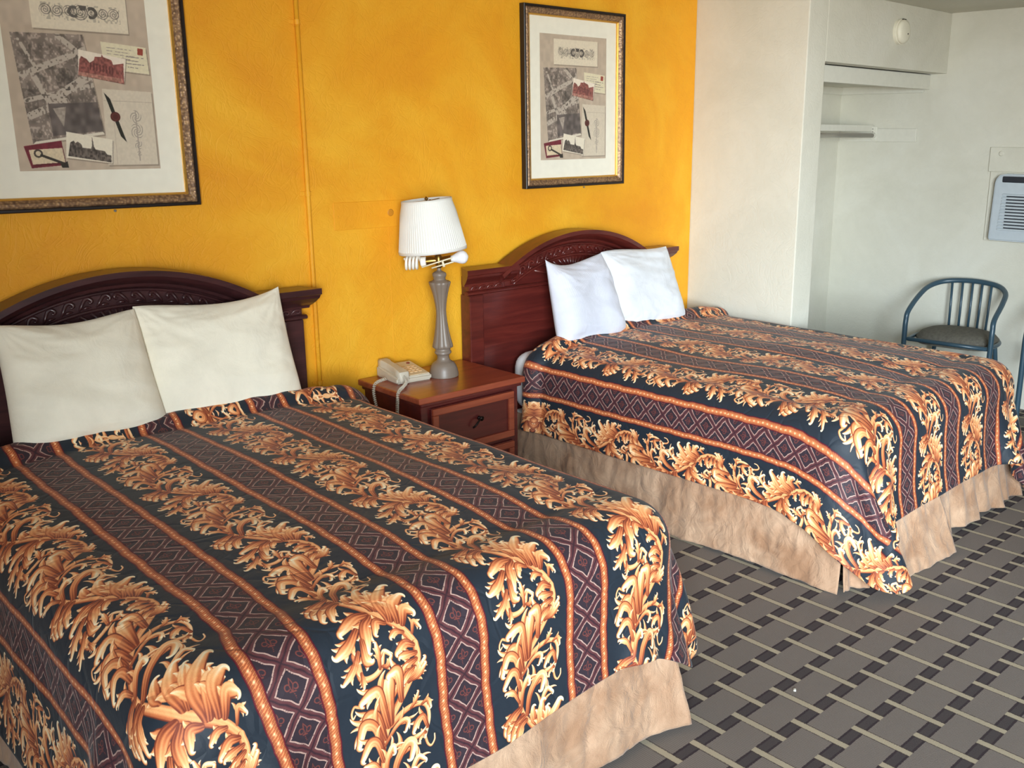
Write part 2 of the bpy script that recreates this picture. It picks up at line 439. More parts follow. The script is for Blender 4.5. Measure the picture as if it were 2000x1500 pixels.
def collage():
    w, h = 460, 600
    gy, gx = np.mgrid[0:h, 0:w]; U = (gx+.5)/w; V = (gy+.5)/h
    rng = np.random.default_rng(9)
    def smooth(n):
        g = rng.random((n+2, n+2)); xi = U*n; yi = V*n; x0 = xi.astype(int); y0 = yi.astype(int)
        fx = xi-x0; fy = yi-y0; fx = fx*fx*(3-2*fx); fy = fy*fy*(3-2*fy)
        return (g[y0, x0]*(1-fx)+g[y0, x0+1]*fx)*(1-fy)+(g[y0+1, x0]*(1-fx)+g[y0+1, x0+1]*fx)*fy
    n8, n30, n90 = smooth(8), smooth(30), smooth(90)
    A = np.empty((h, w, 3)); A[:] = (.72, .66, .59); A *= (.95+.09*n30)[..., None]
    def P(pts, c, noise=.0, tex=None):
        m = poly_mask(U, V, pts); v = np.array(c)*np.ones((h, w, 1))
        if noise: v = v*(1-noise/2+noise*(n90 if tex is None else tex))[..., None]
        A[m] = v[m]; return m
    def shadow(pts, k=.80):
        m = poly_mask(U, V, [(a+.008, b+.008) for a, b in pts]); A[m] *= k
    def line(p0, p1, wd, c, m=None):
        p0, p1 = np.array(p0), np.array(p1); d = p1-p0; L = np.hypot(*d)
        t = np.clip(((U-p0[0])*d[0]+(V-p0[1])*d[1])/L**2, 0, 1)
        k = np.hypot(U-p0[0]-t*d[0], (V-p0[1]-t*d[1])*1.3) < wd
        if m is not None: k &= m
        A[k] = c
    # engraving of scrollwork at the top
    q = [(.20, .035), (.86, .035), (.86, .235), (.20, .235)]; shadow(q); P(q, (.84, .80, .72), .05)
    for k in range(7):
        cx = .30+.078*k; s = 1 if k % 2 else -1; r = .030+.012*(k == 3)
        dd = np.hypot(U-cx, (V-.135)*1.3); an = np.arctan2((V-.135)*1.3, U-cx)*s
        sp = (np.sin(dd*420-an*1.0) > .1) & (dd < r*1.35); A[sp] = (.52, .49, .46)
    for cx, s in ((.49, 1), (.61, -1)):
        dd = np.hypot(U-cx, (V-.135)*1.3); A[(dd > .022) & (dd < .042) & ((U-cx)*s < .02)] = (.33, .31, .30)
    P([(.525, .10), (.58, .10), (.57, .125), (.535, .125)], (.30, .28, .27))
    A[(n90 > .62) & (np.abs(V-.14) < .045) & (np.abs(U-.54) < .27)] *= .80
    # aerial photograph of a city
    q = [(.05, .265), (.53, .255), (.61, .80), (.11, .855)]; shadow(q); m = P(q, (.47, .43, .40), .55, n30)
    A[m & (n90 > .66)] *= 1.28; A[m & (n8 < .42)] *= .80
    for p0, p1, wd in (((.05, .50), (.55, .33), .022), ((.10, .62), (.60, .52), .016), ((.12, .70), (.36, .62), .026), ((.16, .47), (.27, .66), .020),
                       ((.10, .30), (.20, .46), .012), ((.36, .27), (.50, .36), .02), ((.30, .60), (.58, .46), .03)):
        line(p0, p1, wd, (.70, .66, .61), m & (n90 > .25))
    q2 = [(.13, .84), (.60, .785), (.61, .80), (.11, .855)]; P(q2, (.82, .79, .73))
    q = [(.24, .635), (.58, .62), (.60, .78), (.25, .81)]; P(q, (.36, .33, .32), .5, n30)
    P([(.27, .66), (.36, .65), (.33, .76)], (.60, .56, .52), .3)
    # letter with a red stamp
    q = [(.65, .285), (.975, .305), (.985, .455), (.66, .435)]; shadow(q); m = P(q, (.84, .81, .70), .05)
    for k in range(4): line((.69, .315+.017*k), (.88-.03*(k % 2), .325+.017*k), .0028, (.62, .58, .54), m & (n90 > .3))
    for k in range(4): line((.82, .36+.019*k), (.95-.04*(k % 2), .366+.019*k), .003, (.52, .49, .47), m & (n90 > .3))
    line((.80, .35), (.81, .44), .002, (.70, .66, .60))
    P([(.915, .31), (.955, .313), (.95, .35), (.91, .347)], (.56, .25, .20), .2)
    # red postcard of a domed theatre
    q = [(.49, .335), (.82, .375), (.79, .51), (.47, .47)]; shadow(q); m = P(q, (.88, .84, .78), .04)
    b = [(.47, .475), (.49, .39), (.505, .37), (.54, .385), (.56, .405), (.59, .39), (.60, .37), (.645, .37), (.65, .355), (.66, .37), (.715, .385), (.725, .41), (.76, .405), (.80, .40), (.79, .515)]
    P(b, (.52, .31, .29), .5); 
    for k in range(8): line((.565+.022*k, .405+.003*k), (.56+.022*k, .44+.003*k), .0035, (.34, .17, .18))
    P([(.48, .455), (.78, .485), (.785, .51), (.47, .475)], (.66, .47, .42), .4)
    # blank sheet with engraved ornament, black ribbon, wax seal
    q = [(.625, .545), (.985, .555), (.985, .975), (.61, .975)]; shadow(q); P(q, (.79, .75, .68), .05)
    line((.63, .61), (.98, .615), .002, (.68, .63, .57)); line((.69, .62), (.68, .97), .002, (.72, .67, .61))
    for cy, r in ((.70, .05), (.78, .058), (.86, .035), (.91, .02)):
        dd = np.hypot((U-.85)*1.2, (V-cy)*1.3); an = np.arctan2(V-cy, U-.85)
        A[(dd < r) & (np.sin(dd*300+an*4) > .35)] = (.60, .57, .53)
    line((.85, .67), (.85, .95), .004, (.62, .58, .54))
    P([(.635, .565), (.675, .60), (.765, .845), (.725, .81)], (.12, .13, .11), .2)
    dd = np.hypot(U-.70, (V-.70)*1.3); A[dd < .036] = (.30, .13, .12); A[(dd < .026) & (dd > .020)] = (.38, .18, .16)
    # maroon tags and an old key
    P([(.045, .865), (.30, .835), (.315, .97), (.08, .985)], (.42, .13, .19), .2)
    q = [(.075, .885), (.30, .875), (.31, .955), (.09, .965)]; shadow(q); P(q, (.80, .74, .63), .12)
    dd = np.hypot(U-.135, (V-.905)*1.3); A[(dd < .030) & (dd > .018)] = (.27, .24, .22)
    line((.155, .915), (.31, .965), .009, (.20, .18, .17)); P([(.275, .965), (.325, .95), (.33, .985), (.285, .985)], (.16, .15, .14))
    # postcard of a church with a spire
    q = [(.34, .785), (.66, .83), (.64, .965), (.32, .93)]; shadow(q); P(q, (.86, .83, .76), .04)
    P([(.335, .92), (.36, .845), (.385, .835), (.395, .85), (.41, .84), (.435, .855), (.44, .875), (.50, .88), (.508, .865), (.515, .81), (.522, .868), (.53, .885), (.595, .895), (.61, .915), (.64, .92), (.635, .96)], (.34, .31, .29), .9)
    for k in range(9): line((.37+.028*k, .885+.005*k), (.37+.028*k, .905+.005*k), .004, (.42, .38, .35))
    A[:] = A*1.06
    return to_image('collage_print', np.clip(A, 0, 1).astype(np.float32))
IMG_COLLAGE = collage()

def image_mat(name, img, rough, uvname=None):
    t = NT(name); nd = t.n('ShaderNodeTexImage'); nd.image = img; nd.extension = 'REPEAT'; nd.interpolation = 'Cubic'
    uv = t.n('ShaderNodeUVMap'); uv.uv_map = 'uv'; t.l(uv.outputs[0], nd.inputs[0])
    t.col(nd.outputs[0]); t.set(Roughness=rough)
    return t
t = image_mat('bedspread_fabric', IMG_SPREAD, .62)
t.set(Sheen_Weight=.08, Sheen_Roughness=.4, Specular_IOR_Level=.32)
v = t.coord()
vor = t.n('ShaderNodeTexVoronoi', feature='DISTANCE_TO_EDGE'); vor.inputs['Scale'].default_value = 7
nz = t.n('ShaderNodeTexNoise'); nz.inputs['Scale'].default_value = 6; t.l(v, nz.inputs['Vector'])
vadd = t.n('ShaderNodeVectorMath', operation='MULTIPLY_ADD'); t.l(nz.outputs[1], vadd.inputs[0]); vadd.inputs[1].default_value = (.25, .25, .25); t.l(v, vadd.inputs[2])
t.l(vadd.outputs[0], vor.inputs['Vector'])
stitch = t.math('MINIMUM', t.math('MULTIPLY', vor.outputs[0], 12), 1)
weave = t.noise(v, 700, 2); puff = t.noise(v, 16, 3, .5, .5)
t.bump(t.math('ADD', t.math('ADD', t.math('MULTIPLY', stitch, .5), t.math('MULTIPLY', weave, .06)), puff), .35, .008)
M_SPREAD = t.m
# ------------------------------------------------------------------ cloth: a small position-based solver in numpy
def pbd_pairs(P, w, ia, ib, rest, k):
    A, B = P[ia], P[ib]
    d = B-A; L = np.sqrt((d*d).sum(-1))+1e-9
    ws = w[ia]+w[ib]
    c = (k*(L-rest)/L/np.maximum(ws, 1e-6))[..., None]*d
    P[ia] += c*w[ia][..., None]; P[ib] -= c*w[ib][..., None]
def sl(a, b, st=1): return slice(a, b, st)
def cloth_constraints(shape, hu, hv, ks=.9, ksh=.35, kb=.25):
    nu, nv = shape; out = []; hd = math.hypot(hu, hv)
    def add(axis_off, rest, k, par):
        du, dv = axis_off
        for o in range(2*par):
            pass
    for o in (0, 1):
        n = (nu-o)//2; out.append(((sl(o, o+2*n-1, 2), sl(None, None)), (sl(o+1, o+2*n, 2), sl(None, None)), hu, ks))
        n = (nv-o)//2; out.append(((sl(None, None), sl(o, o+2*n-1, 2)), (sl(None, None), sl(o+1, o+2*n, 2)), hv, ks))
    for o in (0, 1):
        n = (nu-o)//2
        a = sl(o, o+2*n-1, 2); b = sl(o+1, o+2*n, 2)
        out.append(((a, sl(0, nv-1)), (b, sl(1, nv)), hd, ksh)); out.append(((b, sl(0, nv-1)), (a, sl(1, nv)), hd, ksh))
    for st, kk in ((2, kb), (4, kb*.6)):
        for o in range(2*st):
            ids = [i for i in range(nu-st) if (i//st) % 2 == 0 and i % st == o % st] if o < st else [i for i in range(nu-st) if (i//st) % 2 == 1 and i % st == o % st]
            if ids:
                ids = np.array(ids); out.append(((ids, sl(None, None)), (ids+st, sl(None, None)), st*hu, kk))
            ids = [i for i in range(nv-st) if (i//st) % 2 == (0 if o < st else 1) and i % st == o % st]
            if ids:
                ids = np.array(ids); out.append(((sl(None, None), ids), (sl(None, None), ids+st), st*hv, kk))
    return out

def drape(x0, x1, yh, yf, top, drop_l, drop_r, drop_f, r=.115, h=.024, iters=420, wallx=None, seed=0, flare=.085, swing=None, crown=.02):
    """cloth laid over a rounded box; returns positions and the flat (u, v) coordinates"""
    U = np.arange(x0-drop_l, x1+drop_r+h*.5, h); V = np.arange(0, (yh-yf)+drop_f+h*.5, h)
    u, v = np.meshgrid(U, V, indexing='ij'); y = yh-v
    P = np.stack([np.clip(u, x0-.16, x1+.16)+np.clip(u-x1-.16, 0, 9)*.55+np.clip(u-x0+.16, -9, 0)*.55, np.maximum(y, yf-.16)+np.clip(y-yf+.16, -9, 0)*.55, np.full_like(u, top+.02)], -1)
    P[..., 2] -= .35*(np.clip(x0-u, 0, 9)+np.clip(u-x1, 0, 9)+np.clip(yf-y, 0, 9))
    # one foot corner starts out swung round: along the side towards the foot ('left'), or along the foot ('right')
    if swing == 'left':
        cq = (u < x0) & (y < yf); aa, bb = x0-u, yf-y; push = np.array([2.0, -2.6, 0])
        P[cq] = np.stack([x0-.03-.1*aa, yf-.95*bb, top-.9*aa-.3*bb], -1)[cq]
    if swing == 'right':
        cq = (u > x1) & (y < yf); aa, bb = u-x1, yf-y; push = np.array([1.3, .7, 0])
    rng = np.random.default_rng(seed)
    P += rng.normal(0, .0012, P.shape)
    pin = (u > x0+r+.02) & (u < x1-r-.02) & (y > yf+r+.06)
    und = -.016*np.clip((yf+.42-y)/.30, 0, 1)**1.6-.010*np.clip((x0+.24-u)/.14, 0, 1)**2-.010*np.clip((u-x1+.24)/.14, 0, 1)**2+.004*np.sin(u*5.1+1)*np.sin(y*4.3)+.003*np.sin(u*11+y*7)
    und = und+crown*(1-np.clip(np.abs(u-(x0+x1)/2)/((x1-x0)/2-.10), 0, 1)**2.4)*np.clip((y-yf-.16)/.5, 0, 1)**.6
    w = np.where(pin, 0., 1.)
    T = np.stack([u, y, top+und], -1); P[pin] = T[pin]
    cons = cloth_constraints(u.shape, h, h)
    cx, cy = (x0+x1)/2, (yh+.6+yf)/2; hx, hy = (x1-x0)/2, (yh+.6-yf)/2
    vel = np.zeros_like(P); dt = 1/60.
    for it in range(iters):
        vel *= .965; vel[..., 2] -= 9.8*dt*(1 if it < iters-60 else .6)
        if swing: vel[cq] += push*dt
        Q = P.copy(); P = P+vel*dt*w[..., None]
        for _ in range(5):
            for ia, ib, rest, k in cons: pbd_pairs(P, w, ia, ib, rest, k)
        # bed: rounded box; below the mattress it widens a little for the skirt
        grow = flare*np.clip((.36-P[..., 2])/.36, 0, 1)
        qx = np.abs(P[..., 0]-cx)-(hx-r)-grow; qy = np.abs(P[..., 1]-cy)-(hy-r)-grow; qz = P[..., 2]-(top-r)
        m = np.stack([np.maximum(qx, 0), np.maximum(qy, 0), np.maximum(qz, 0)], -1)
        L = np.sqrt((m*m).sum(-1)); inner = np.minimum(np.maximum(np.maximum(qx, qy), qz), 0)
        sd = L+inner-r
        g = m/np.maximum(L, 1e-6)[..., None]
        deep = L < 1e-6
        if deep.any():
            mx = np.stack([qx, qy, qz], -1).argmax(-1); g[deep] = np.eye(3)[mx[deep]]
        g[..., 0] *= np.sign(P[..., 0]-cx); g[..., 1] *= np.sign(P[..., 1]-cy)
        hit = (sd < .004) & (w > 0)
        P[hit] += (g*(.004-sd)[..., None])[hit]
        # friction on the bed
        P[hit] = P[hit]*.75+(Q[hit]+(g*((P-Q)*g).sum(-1)[..., None])[hit])*.25
        lo = P[..., 2] < .012; P[..., 2][lo] = .012
        if wallx is not None:
            ov = (P[..., 0] > wallx) & (P[..., 1] > -.775); P[..., 0][ov] = wallx
        vel = (P-Q)/dt
        sp = np.sqrt((vel*vel).sum(-1)); f = np.minimum(1, 2.0/np.maximum(sp, 1e-6)); vel *= f[..., None]
    return P, u, v

def normals(P):
    n = np.cross(np.gradient(P, axis=0), np.gradient(P, axis=1)); n /= np.linalg.norm(n, axis=-1)[..., None]+1e-9
    return n
def vnoise(x, y, seed):
    rng = np.random.default_rng(int(seed*10)); o = 0
    for k in range(7):
        a = rng.uniform(0, 2*PI); f = rng.uniform(.6, 1.6); o = o+np.sin((x*math.cos(a)+y*math.sin(a))*f+rng.uniform(0, 6))
    return o/7**.5

def bedspread(name, label, x0, x1, yh, yf, top, dl, dr, df, umap, vmap, wallx=None, seed=1, roll=.12, vlim=None, **k):
    P, u, v = drape(x0, x1, yh, yf, top, dl, dr, df, wallx=wallx, seed=seed, **k)
    # hem: trim every length of the cloth to vlim(u) and round the free corners
    for i in range(P.shape[0]):
        lim = min(vlim(u[i, 0]), v.max()); v0 = .9; vi = v[i].copy()
        vn = np.where(vi < v0, vi, v0+(vi-v0)*(lim-v0)/(v.max()-v0))
        for c in range(3): P[i, :, c] = np.interp(vn, vi, P[i, :, c])
        v[i] = vn
    n = normals(P)
    if n[n.shape[0]//2, n.shape[1]//3, 2] < 0: n = -n
    # the top hem is folded back into a soft roll with a groove below it
    wv = roll+.012*np.sin(u*6+seed); f = np.clip(v/wv, 0, 1)
    hgt = .042*np.sin(PI*f)**.7*(v < wv)-.009*np.exp(-((v-wv-.004)/.012)**2)
    hgt += .0035*vnoise(u*16, v*13, seed+5)*np.clip((v-wv)*8, .15, 1)*.5+.0035*vnoise(u*40, v*30, seed+6)*(v < wv)
    P = P+n*hgt[..., None]
    if wallx is not None: P[..., 0] = np.where(P[..., 1] > -.775, np.minimum(P[..., 0], wallx), P[..., 0])
    uv = np.stack([umap(u, v)/PU, -vmap(u, v+.05*(v < wv))/LV], -1)
    me = grid_mesh(name, P, uv)
    o = mesh_obj(name, me, M_SPREAD, smooth=True)
    so = o.modifiers.new('thickness', 'SOLIDIFY'); so.thickness = .007; so.offset = 0
    ss = o.modifiers.new('smooth', 'SUBSURF'); ss.levels = 1; ss.render_levels = 1
    return tag(o, label, 'bedspread', 'floral striped bedspreads')

def pillow(name, label, wd, hg, thick, loc, rot, m, seed, ears=(), top=1.0, lump=1.0):
    nu, nv = 64, 52
    a, b = np.meshgrid(np.linspace(-1, 1, nu), np.linspace(-1, 1, nv), indexing='ij')
    a = np.sin(a*PI/2*.92)/math.sin(PI/2*.92); b = np.sin(b*PI/2*.92)/math.sin(PI/2*.92)
    T = thick/2*((1-np.abs(a)**3.4)*(1-np.abs(b)**3.0)).clip(0)**.62
    T = T*(1.12-.26*(b+1)/2)                      # the filling sinks
    x = wd/2*a*(1-.045*(1-b*b))*(1-(1-top)*(b+1)/2); y = hg/2*b*(1-.05*(1-a*a))
    y = y+.012*lump*np.sin(a*2.3+seed)*(b+1)/2
    for ca, cb, dx, dy in ears:
        w = ((1+ca*a)/2*(1+cb*b)/2)**9; x = x+dx*w; y = y+dy*w
    e = np.maximum(np.abs(a), np.abs(b))
    rc = .035; x = x*(1-rc*(a*a*b*b)**2); y = y*(1-rc*(a*a*b*b)**2)
    def ridg(fx, fy, s): return .5-np.abs(((vnoise(a*fx+b*1.3, b*fy+a*.6, s)+2) % 1.4)-.7)/.7
    cr = .019*ridg(2.0, 5.5, seed)*(.35+.65*e**2)+0.010*ridg(5, 13, seed+1)*e**2+0.009*vnoise(a*2.5, b*2.2, seed+2)
    rad = np.abs(np.sin((np.arctan2(b-.95, a-.95*np.sign(a)))*9))*np.exp(-np.hypot(np.abs(a)-1, b-1)/.5)
    cr = (cr-.009*rad)*(1-e**6)
    F = np.stack([x, y, T+cr], -1); B = np.stack([x, y, -T*.95], -1)
    idx = np.arange(nu*nv).reshape(nu, nv); bidx = idx.copy(); c = nu*nv
    vb = []
    for i in range(nu):
        for j in range(nv):
            if 0 < i < nu-1 and 0 < j < nv-1:
                bidx[i, j] = c; c += 1; vb.append(B[i, j])
    V = np.concatenate([F.reshape(-1, 3), np.array(vb)])
    q1 = np.stack([idx[:-1, :-1], idx[1:, :-1], idx[1:, 1:], idx[:-1, 1:]], -1).reshape(-1, 4)
    q2 = np.stack([bidx[:-1, :-1], bidx[:-1, 1:], bidx[1:, 1:], bidx[1:, :-1]], -1).reshape(-1, 4)
    me = bpy.data.meshes.new(name); me.from_pydata(V.tolist(), [], np.concatenate([q1, q2]).tolist()); me.update()
    o = mesh_obj(name, me, m, smooth=True, loc=loc); o.rotation_euler = rot
    ss = o.modifiers.new('smooth', 'SUBSURF'); ss.levels = 1; ss.render_levels = 1
    return tag(o, label, 'pillow', 'pillows on the beds')

# ------------------------------------------------------------------ fabrics
def fabric(name, c, rough=.8, blotch=None, stripe=False, crease=.25):
    t = NT(name); v = t.coord()
    a = t.noise(v, 5, 5, .6, .4); wv = t.noise(v, 420, 2)
    c2 = blotch or tuple(x*.95 for x in c)
    t.col(t.ramp(a, [(.35, srgb(*c2)), (.62, srgb(*c))]))
    t.set(Roughness=rough, Specular_IOR_Level=.25, Sheen_Weight=.15)
    hh = t.math('ADD', t.math('MULTIPLY', wv, .12), t.noise(v, 14, 4, .55, 1.2))
    if stripe:
        w = t.n('ShaderNodeTexWave', wave_type='BANDS', bands_direction='X'); w.inputs['Scale'].default_value = 32; t.l(v, w.inputs[0])
        hh = t.math('ADD', hh, t.math('MULTIPLY', w.outputs[1], .10))
    t.bump(hh, crease, .012)
    return t.m
M_CREAMP = fabric('cream_pillowcase', (236, 230, 212), .85)
M_WHITEP = fabric('white_pillowcase', (214, 218, 232), .8, stripe=True)
M_WHITEP2 = fabric('plain_white_pillowcase', (220, 224, 230), .8)
M_SHEET = fabric('white_sheet', (236, 236, 238), .8, crease=.15)
M_SKIRT = fabric('tan_suede_cloth', (188, 154, 126), .75, blotch=(152, 114, 86), crease=.9)
M_TICK = plain('mattress_ticking', (225, 222, 214), .8)
M_STEEL = plain('bed_frame_steel', (60, 58, 56), .5, .6)

def skirt_panel(parent, pts, n_out, z0, z1, seed, amp=.022, flare=.05, folds=9., hem=.010, edges=(0, 0)):
    """hanging cloth between two plan points; n_out points outwards"""
    p0, p1 = np.array(pts[0]), np.array(pts[1]); L = np.hypot(*(p1-p0))
    s, z = np.meshgrid(np.linspace(0, L, int(L/.009)), np.linspace(0, 1, 36), indexing='ij')
    dn = (1-z)
    n = np.array(n_out)
    off = flare*dn**1.3+amp*dn**.8*(np.sin(s*folds+seed)*.6+np.sin(s*folds*2.3+seed*2)*.35)
    # crumpled creases
    cr = 0
    for k in range(4):
        cr = cr+(.5-np.abs(((vnoise(s*(15+13*k), z*(2.2+2.2*k)+s*(k-1.5)*5, seed+k)) % 1.6)-.8))*(.0095/(1+k*.6))
    off = off+cr*np.clip(dn*4, .25, 1)
    off = off+edges[0]*np.exp(-s/.07)*dn+edges[1]*np.exp(-(L-s)/.07)*dn
    t = (p1-p0)/L
    zz = z0+(z1-z0)*z+hem*np.sin(s*5+seed)*dn
    P = np.stack([p0[0]+t[0]*s+n[0]*off, p0[1]+t[1]*s+n[1]*off, np.maximum(zz, .002)], -1)
    me = grid_mesh('skirt_panel', P)
    o = mesh_obj('skirt_panel', me, M_SKIRT, parent, smooth=True)
    so = o.modifiers.new('thickness', 'SOLIDIFY'); so.thickness = .003
    return o

def bed(label, x0, x1, yh, yf, ztop, panels, loc):
    t = empty('bed', loc, label, 'bed', 'double beds')
    lx, ly = loc[0], loc[1]
    q = lambda *a: (a[0]-lx, a[1]-lx, a[2]-ly, a[3]-ly, a[4], a[5])
    o = obj('mattress', box(*q(x0+.03, x1-.03, yf+.03, yh, .335, ztop), .105, 6), M_SHEET, t, smooth=True)
    pp = bmesh.new(); r = [(x0+.032-lx, yh-.10-ly, .52), (x0+.028-lx, (yh+yf)/2-ly, .52), (x0+.032-lx, yf+.13-ly, .52)]
    obj('piping', tube(pp, catmull(r, 6), .006, 8), M_SHEET, o, smooth=True)
    obj('box_spring', box(*q(x0+.06, x1-.06, yf+.06, yh, .16, .33), .02, 2), M_TICK, t)
    for x in (x0+.18, x1-.18):
        for y in (yh-.2, yf+.25):
            obj('leg', box(*q(x-.02, x+.02, y-.02, y+.02, 0, .16), .004, 1), M_STEEL, t)
    for a in panels:
        pts = [(p[0]-lx, p[1]-ly) for p in a[0]]
        skirt_panel(t, pts, *a[1:-1], **a[-1])
    return t
B1X0, B1X1, B2X0, B2X1 = .53, 2.0, 2.950, 4.475
YH, F1, F2 = -.10, -2.01, -1.97
bed('nearer bed with a tan skirt and cream pillows, left of the nightstand', B1X0+.01, B1X1-.01, YH, F1+.01, .630, [
    ([(B1X0, -.14), (B1X0, -2.0)], (-1, 0), .01, .33, 3., dict(flare=.05)),
    ([(B1X0-.02, F1+.012), (1.945, F1+.012)], (0, -1), .008, .335, 1.3, dict(flare=.06, edges=(0, .02))),
    ([(1.90, F1+.03), (2.03, F1+.06)], (.2, -1), .01, .33, 5., dict(flare=-.01, amp=.012)),
    ([(1.985, F1+.03), (1.985, -.14)], (1, 0), .01, .33, 2.2, dict(flare=.01, amp=.012)),
], ((B1X0+B1X1)/2, -1.08, 0))
bed('farther bed with a long tan skirt and white pillows, beside the cream wall', B2X0-.010, B2X1-.02, YH+.0, F2+.01, .628, [
    ([(2.965, -.14), (2.985, -1.94)], (-1, 0), .006, .335, 7.1, dict(flare=.03, amp=.016, folds=5., edges=(0, .0))),
    ([(2.985, -1.92), (3.18, -1.985)], (-.45, -.9), .008, .33, 2.0, dict(flare=.04, amp=.02, folds=60.)),
    ([(3.14, F2), (3.62, F2)], (0, -1), .008, .335, 4.3, dict(flare=.10, amp=.012, folds=7., edges=(-.02, .025))),
    ([(3.60, F2+.02), (4.49, F2+.02)], (0, -1), .012, .335, 6.2, dict(flare=.06, amp=.03, folds=22.)),
    ([(4.475, F2+.03), (4.475, -.78)], (1, 0), .01, .33, 2.9, dict(flare=.04)),
], ((B2X0+B2X1)/2, -1.08, 0))
def hem(full, U0, U1, cl, cr_, rise=0, ur=(0, 1)):
    """length of the cloth at u: full, rising towards the right, with rounded corners of radius cl and cr_"""
    def f(u):
        L = full-rise*min(1, max(0, (u-ur[0])/(ur[1]-ur[0])))
        for d, c in ((u-U0, cl), (U1-u, cr_)):
            if c and d < c: L -= c-math.sqrt(max(0, c*c-(c-d)**2))
        return L
    return f
bedspread('bedspread', 'dark scroll striped bedspread on the nearer bed below the cream pillows',
          B1X0, B1X1, -.275, F1, .650, .42, .30, .345, lambda u, v: u-.867, lambda u, v: (v+.275)-1.2, seed=3, swing='right',
          vlim=hem(-.275-F1+.345, B1X0-.42, B1X1+.30, .16, .26, .06, (1.3, 1.9)))
bedspread('bedspread', 'dark scroll striped bedspread on the farther bed below the white pillows',
          B2X0, B2X1, -.235, F2, .650, .305, .34, .345,
          lambda u, v: u-2.945-.07*np.clip((v-.8)/.7, 0, 1)*np.clip((u-2.95)/.25, 0, 1), lambda u, v: (v+.235)-1.4, wallx=4.453, seed=8, swing='left', crown=.042,
          vlim=hem(-.235-F2+.345, B2X0-.305, B2X1+.34, .16, .10))
# the farther bed stands a little askew, its foot swung towards the chairs
for o in list(C.objects):
    if o.name in ('bed.001', 'bedspread.001'):
        o.matrix_world = Matrix.Translation((3.6, -.15, 0)) @ Matrix.Rotation(.014, 4, 'Z') @ Matrix.Translation((-3.6, .15, 0)) @ Matrix.Translation(o.location)
PT = R(71)
pillow('pillow', 'cream pillow at the far left, slumped lower than its neighbour', .50, .44, .17, (1.005, -.262, .848), (PT, 0, R(1)), M_CREAMP, 11, top=.90)
pillow('pillow', 'cream pillow nearest the conduit with one pointed ear at its top corner', .58, .45, .16, (1.490, -.240, .845), (PT+R(2), R(-.5), R(-2)), M_CREAMP, 23, ears=((1, 1, .010, .022),), top=.95)
pillow('pillow', 'white pillow with faint stripes, nearer the lamp', .50, .43, .17, (3.345, -.262, .842), (PT, R(-.5), R(1)), M_WHITEP, 31, ears=((-1, 1, -.005, .035), (1, 1, 0, .015)), top=.80)
pillow('pillow', 'plain white pillow nearer the cream wall', .56, .45, .16, (3.80, -.240, .855), (PT+R(1), R(-1.5), R(-2)), M_WHITEP2, 47, top=.90)
# ------------------------------------------------------------------ headboards
M_WOOD_A = wood_mat('dark_mahogany', (44, 24, 27), (64, 34, 36), (80, 44, 44), .34)
M_WOOD_B = wood_mat('red_mahogany', (64, 22, 20), (92, 33, 28), (112, 44, 36), .30)
M_WOOD_N = wood_mat('cherry_wood', (122, 55, 38), (150, 72, 48), (168, 88, 60), .28)
M_WOOD_ND = wood_mat('cherry_wood_sides', (66, 22, 22), (88, 30, 28), (106, 40, 34), .32)

def sweep_xz(path, prof, ends=(0, 0)):
    """moulding swept along (x, z) points; prof = (n, d): n along the outward normal, d out of the wall (-y)"""
    n = len(path); bm = bmesh.new(); rows = []
    for i, (x, z) in enumerate(path):
        a = path[max(i-1, 0)]; c = path[min(i+1, n-1)]
        def nrm(p, q):
            dx, dz = q[0]-p[0], q[1]-p[1]; L = math.hypot(dx, dz); return (-dz/L, dx/L)
        n1 = nrm(a, (x, z)) if i > 0 else nrm((x, z), c); n2 = nrm((x, z), c) if i < n-1 else n1
        nx, nz = n1[0]+n2[0], n1[1]+n2[1]; L = math.hypot(nx, nz); nx, nz = nx/L, nz/L
        k = 1/max(.5, nx*n1[0]+nz*n1[1])
        e = ends[0]*(i == 0)*-1+ends[1]*(i == n-1)
        rows.append([bm.verts.new((x+nx*pn*k+e*pd, -pd, z+nz*pn*k)) for pn, pd in prof])
    m = len(prof)
    for i in range(n-1):
        for k in range(m):
            bm.faces.new((rows[i][k], rows[i][(k+1) % m], rows[i+1][(k+1) % m], rows[i+1][k]))
    bm.faces.new(rows[0]); bm.faces.new(rows[-1][::-1])
    return bm
def half_tube(bm, pts, r):
    return tube(bm, pts, r, 8)
CROWN = [(.0, .045), (.0, .070), (.010, .074), (.014, .082), (.026, .100), (.044, .120), (.056, .126), (.060, .132), (.083, .132), (.085, .030)]
ARCH = [(.018, .040), (.018, .066), (.024, .076), (.034, .080), (.040, .098), (.052, .122), (.060, .128), (.064, .1335), (.084, .1335), (.086, .030)]
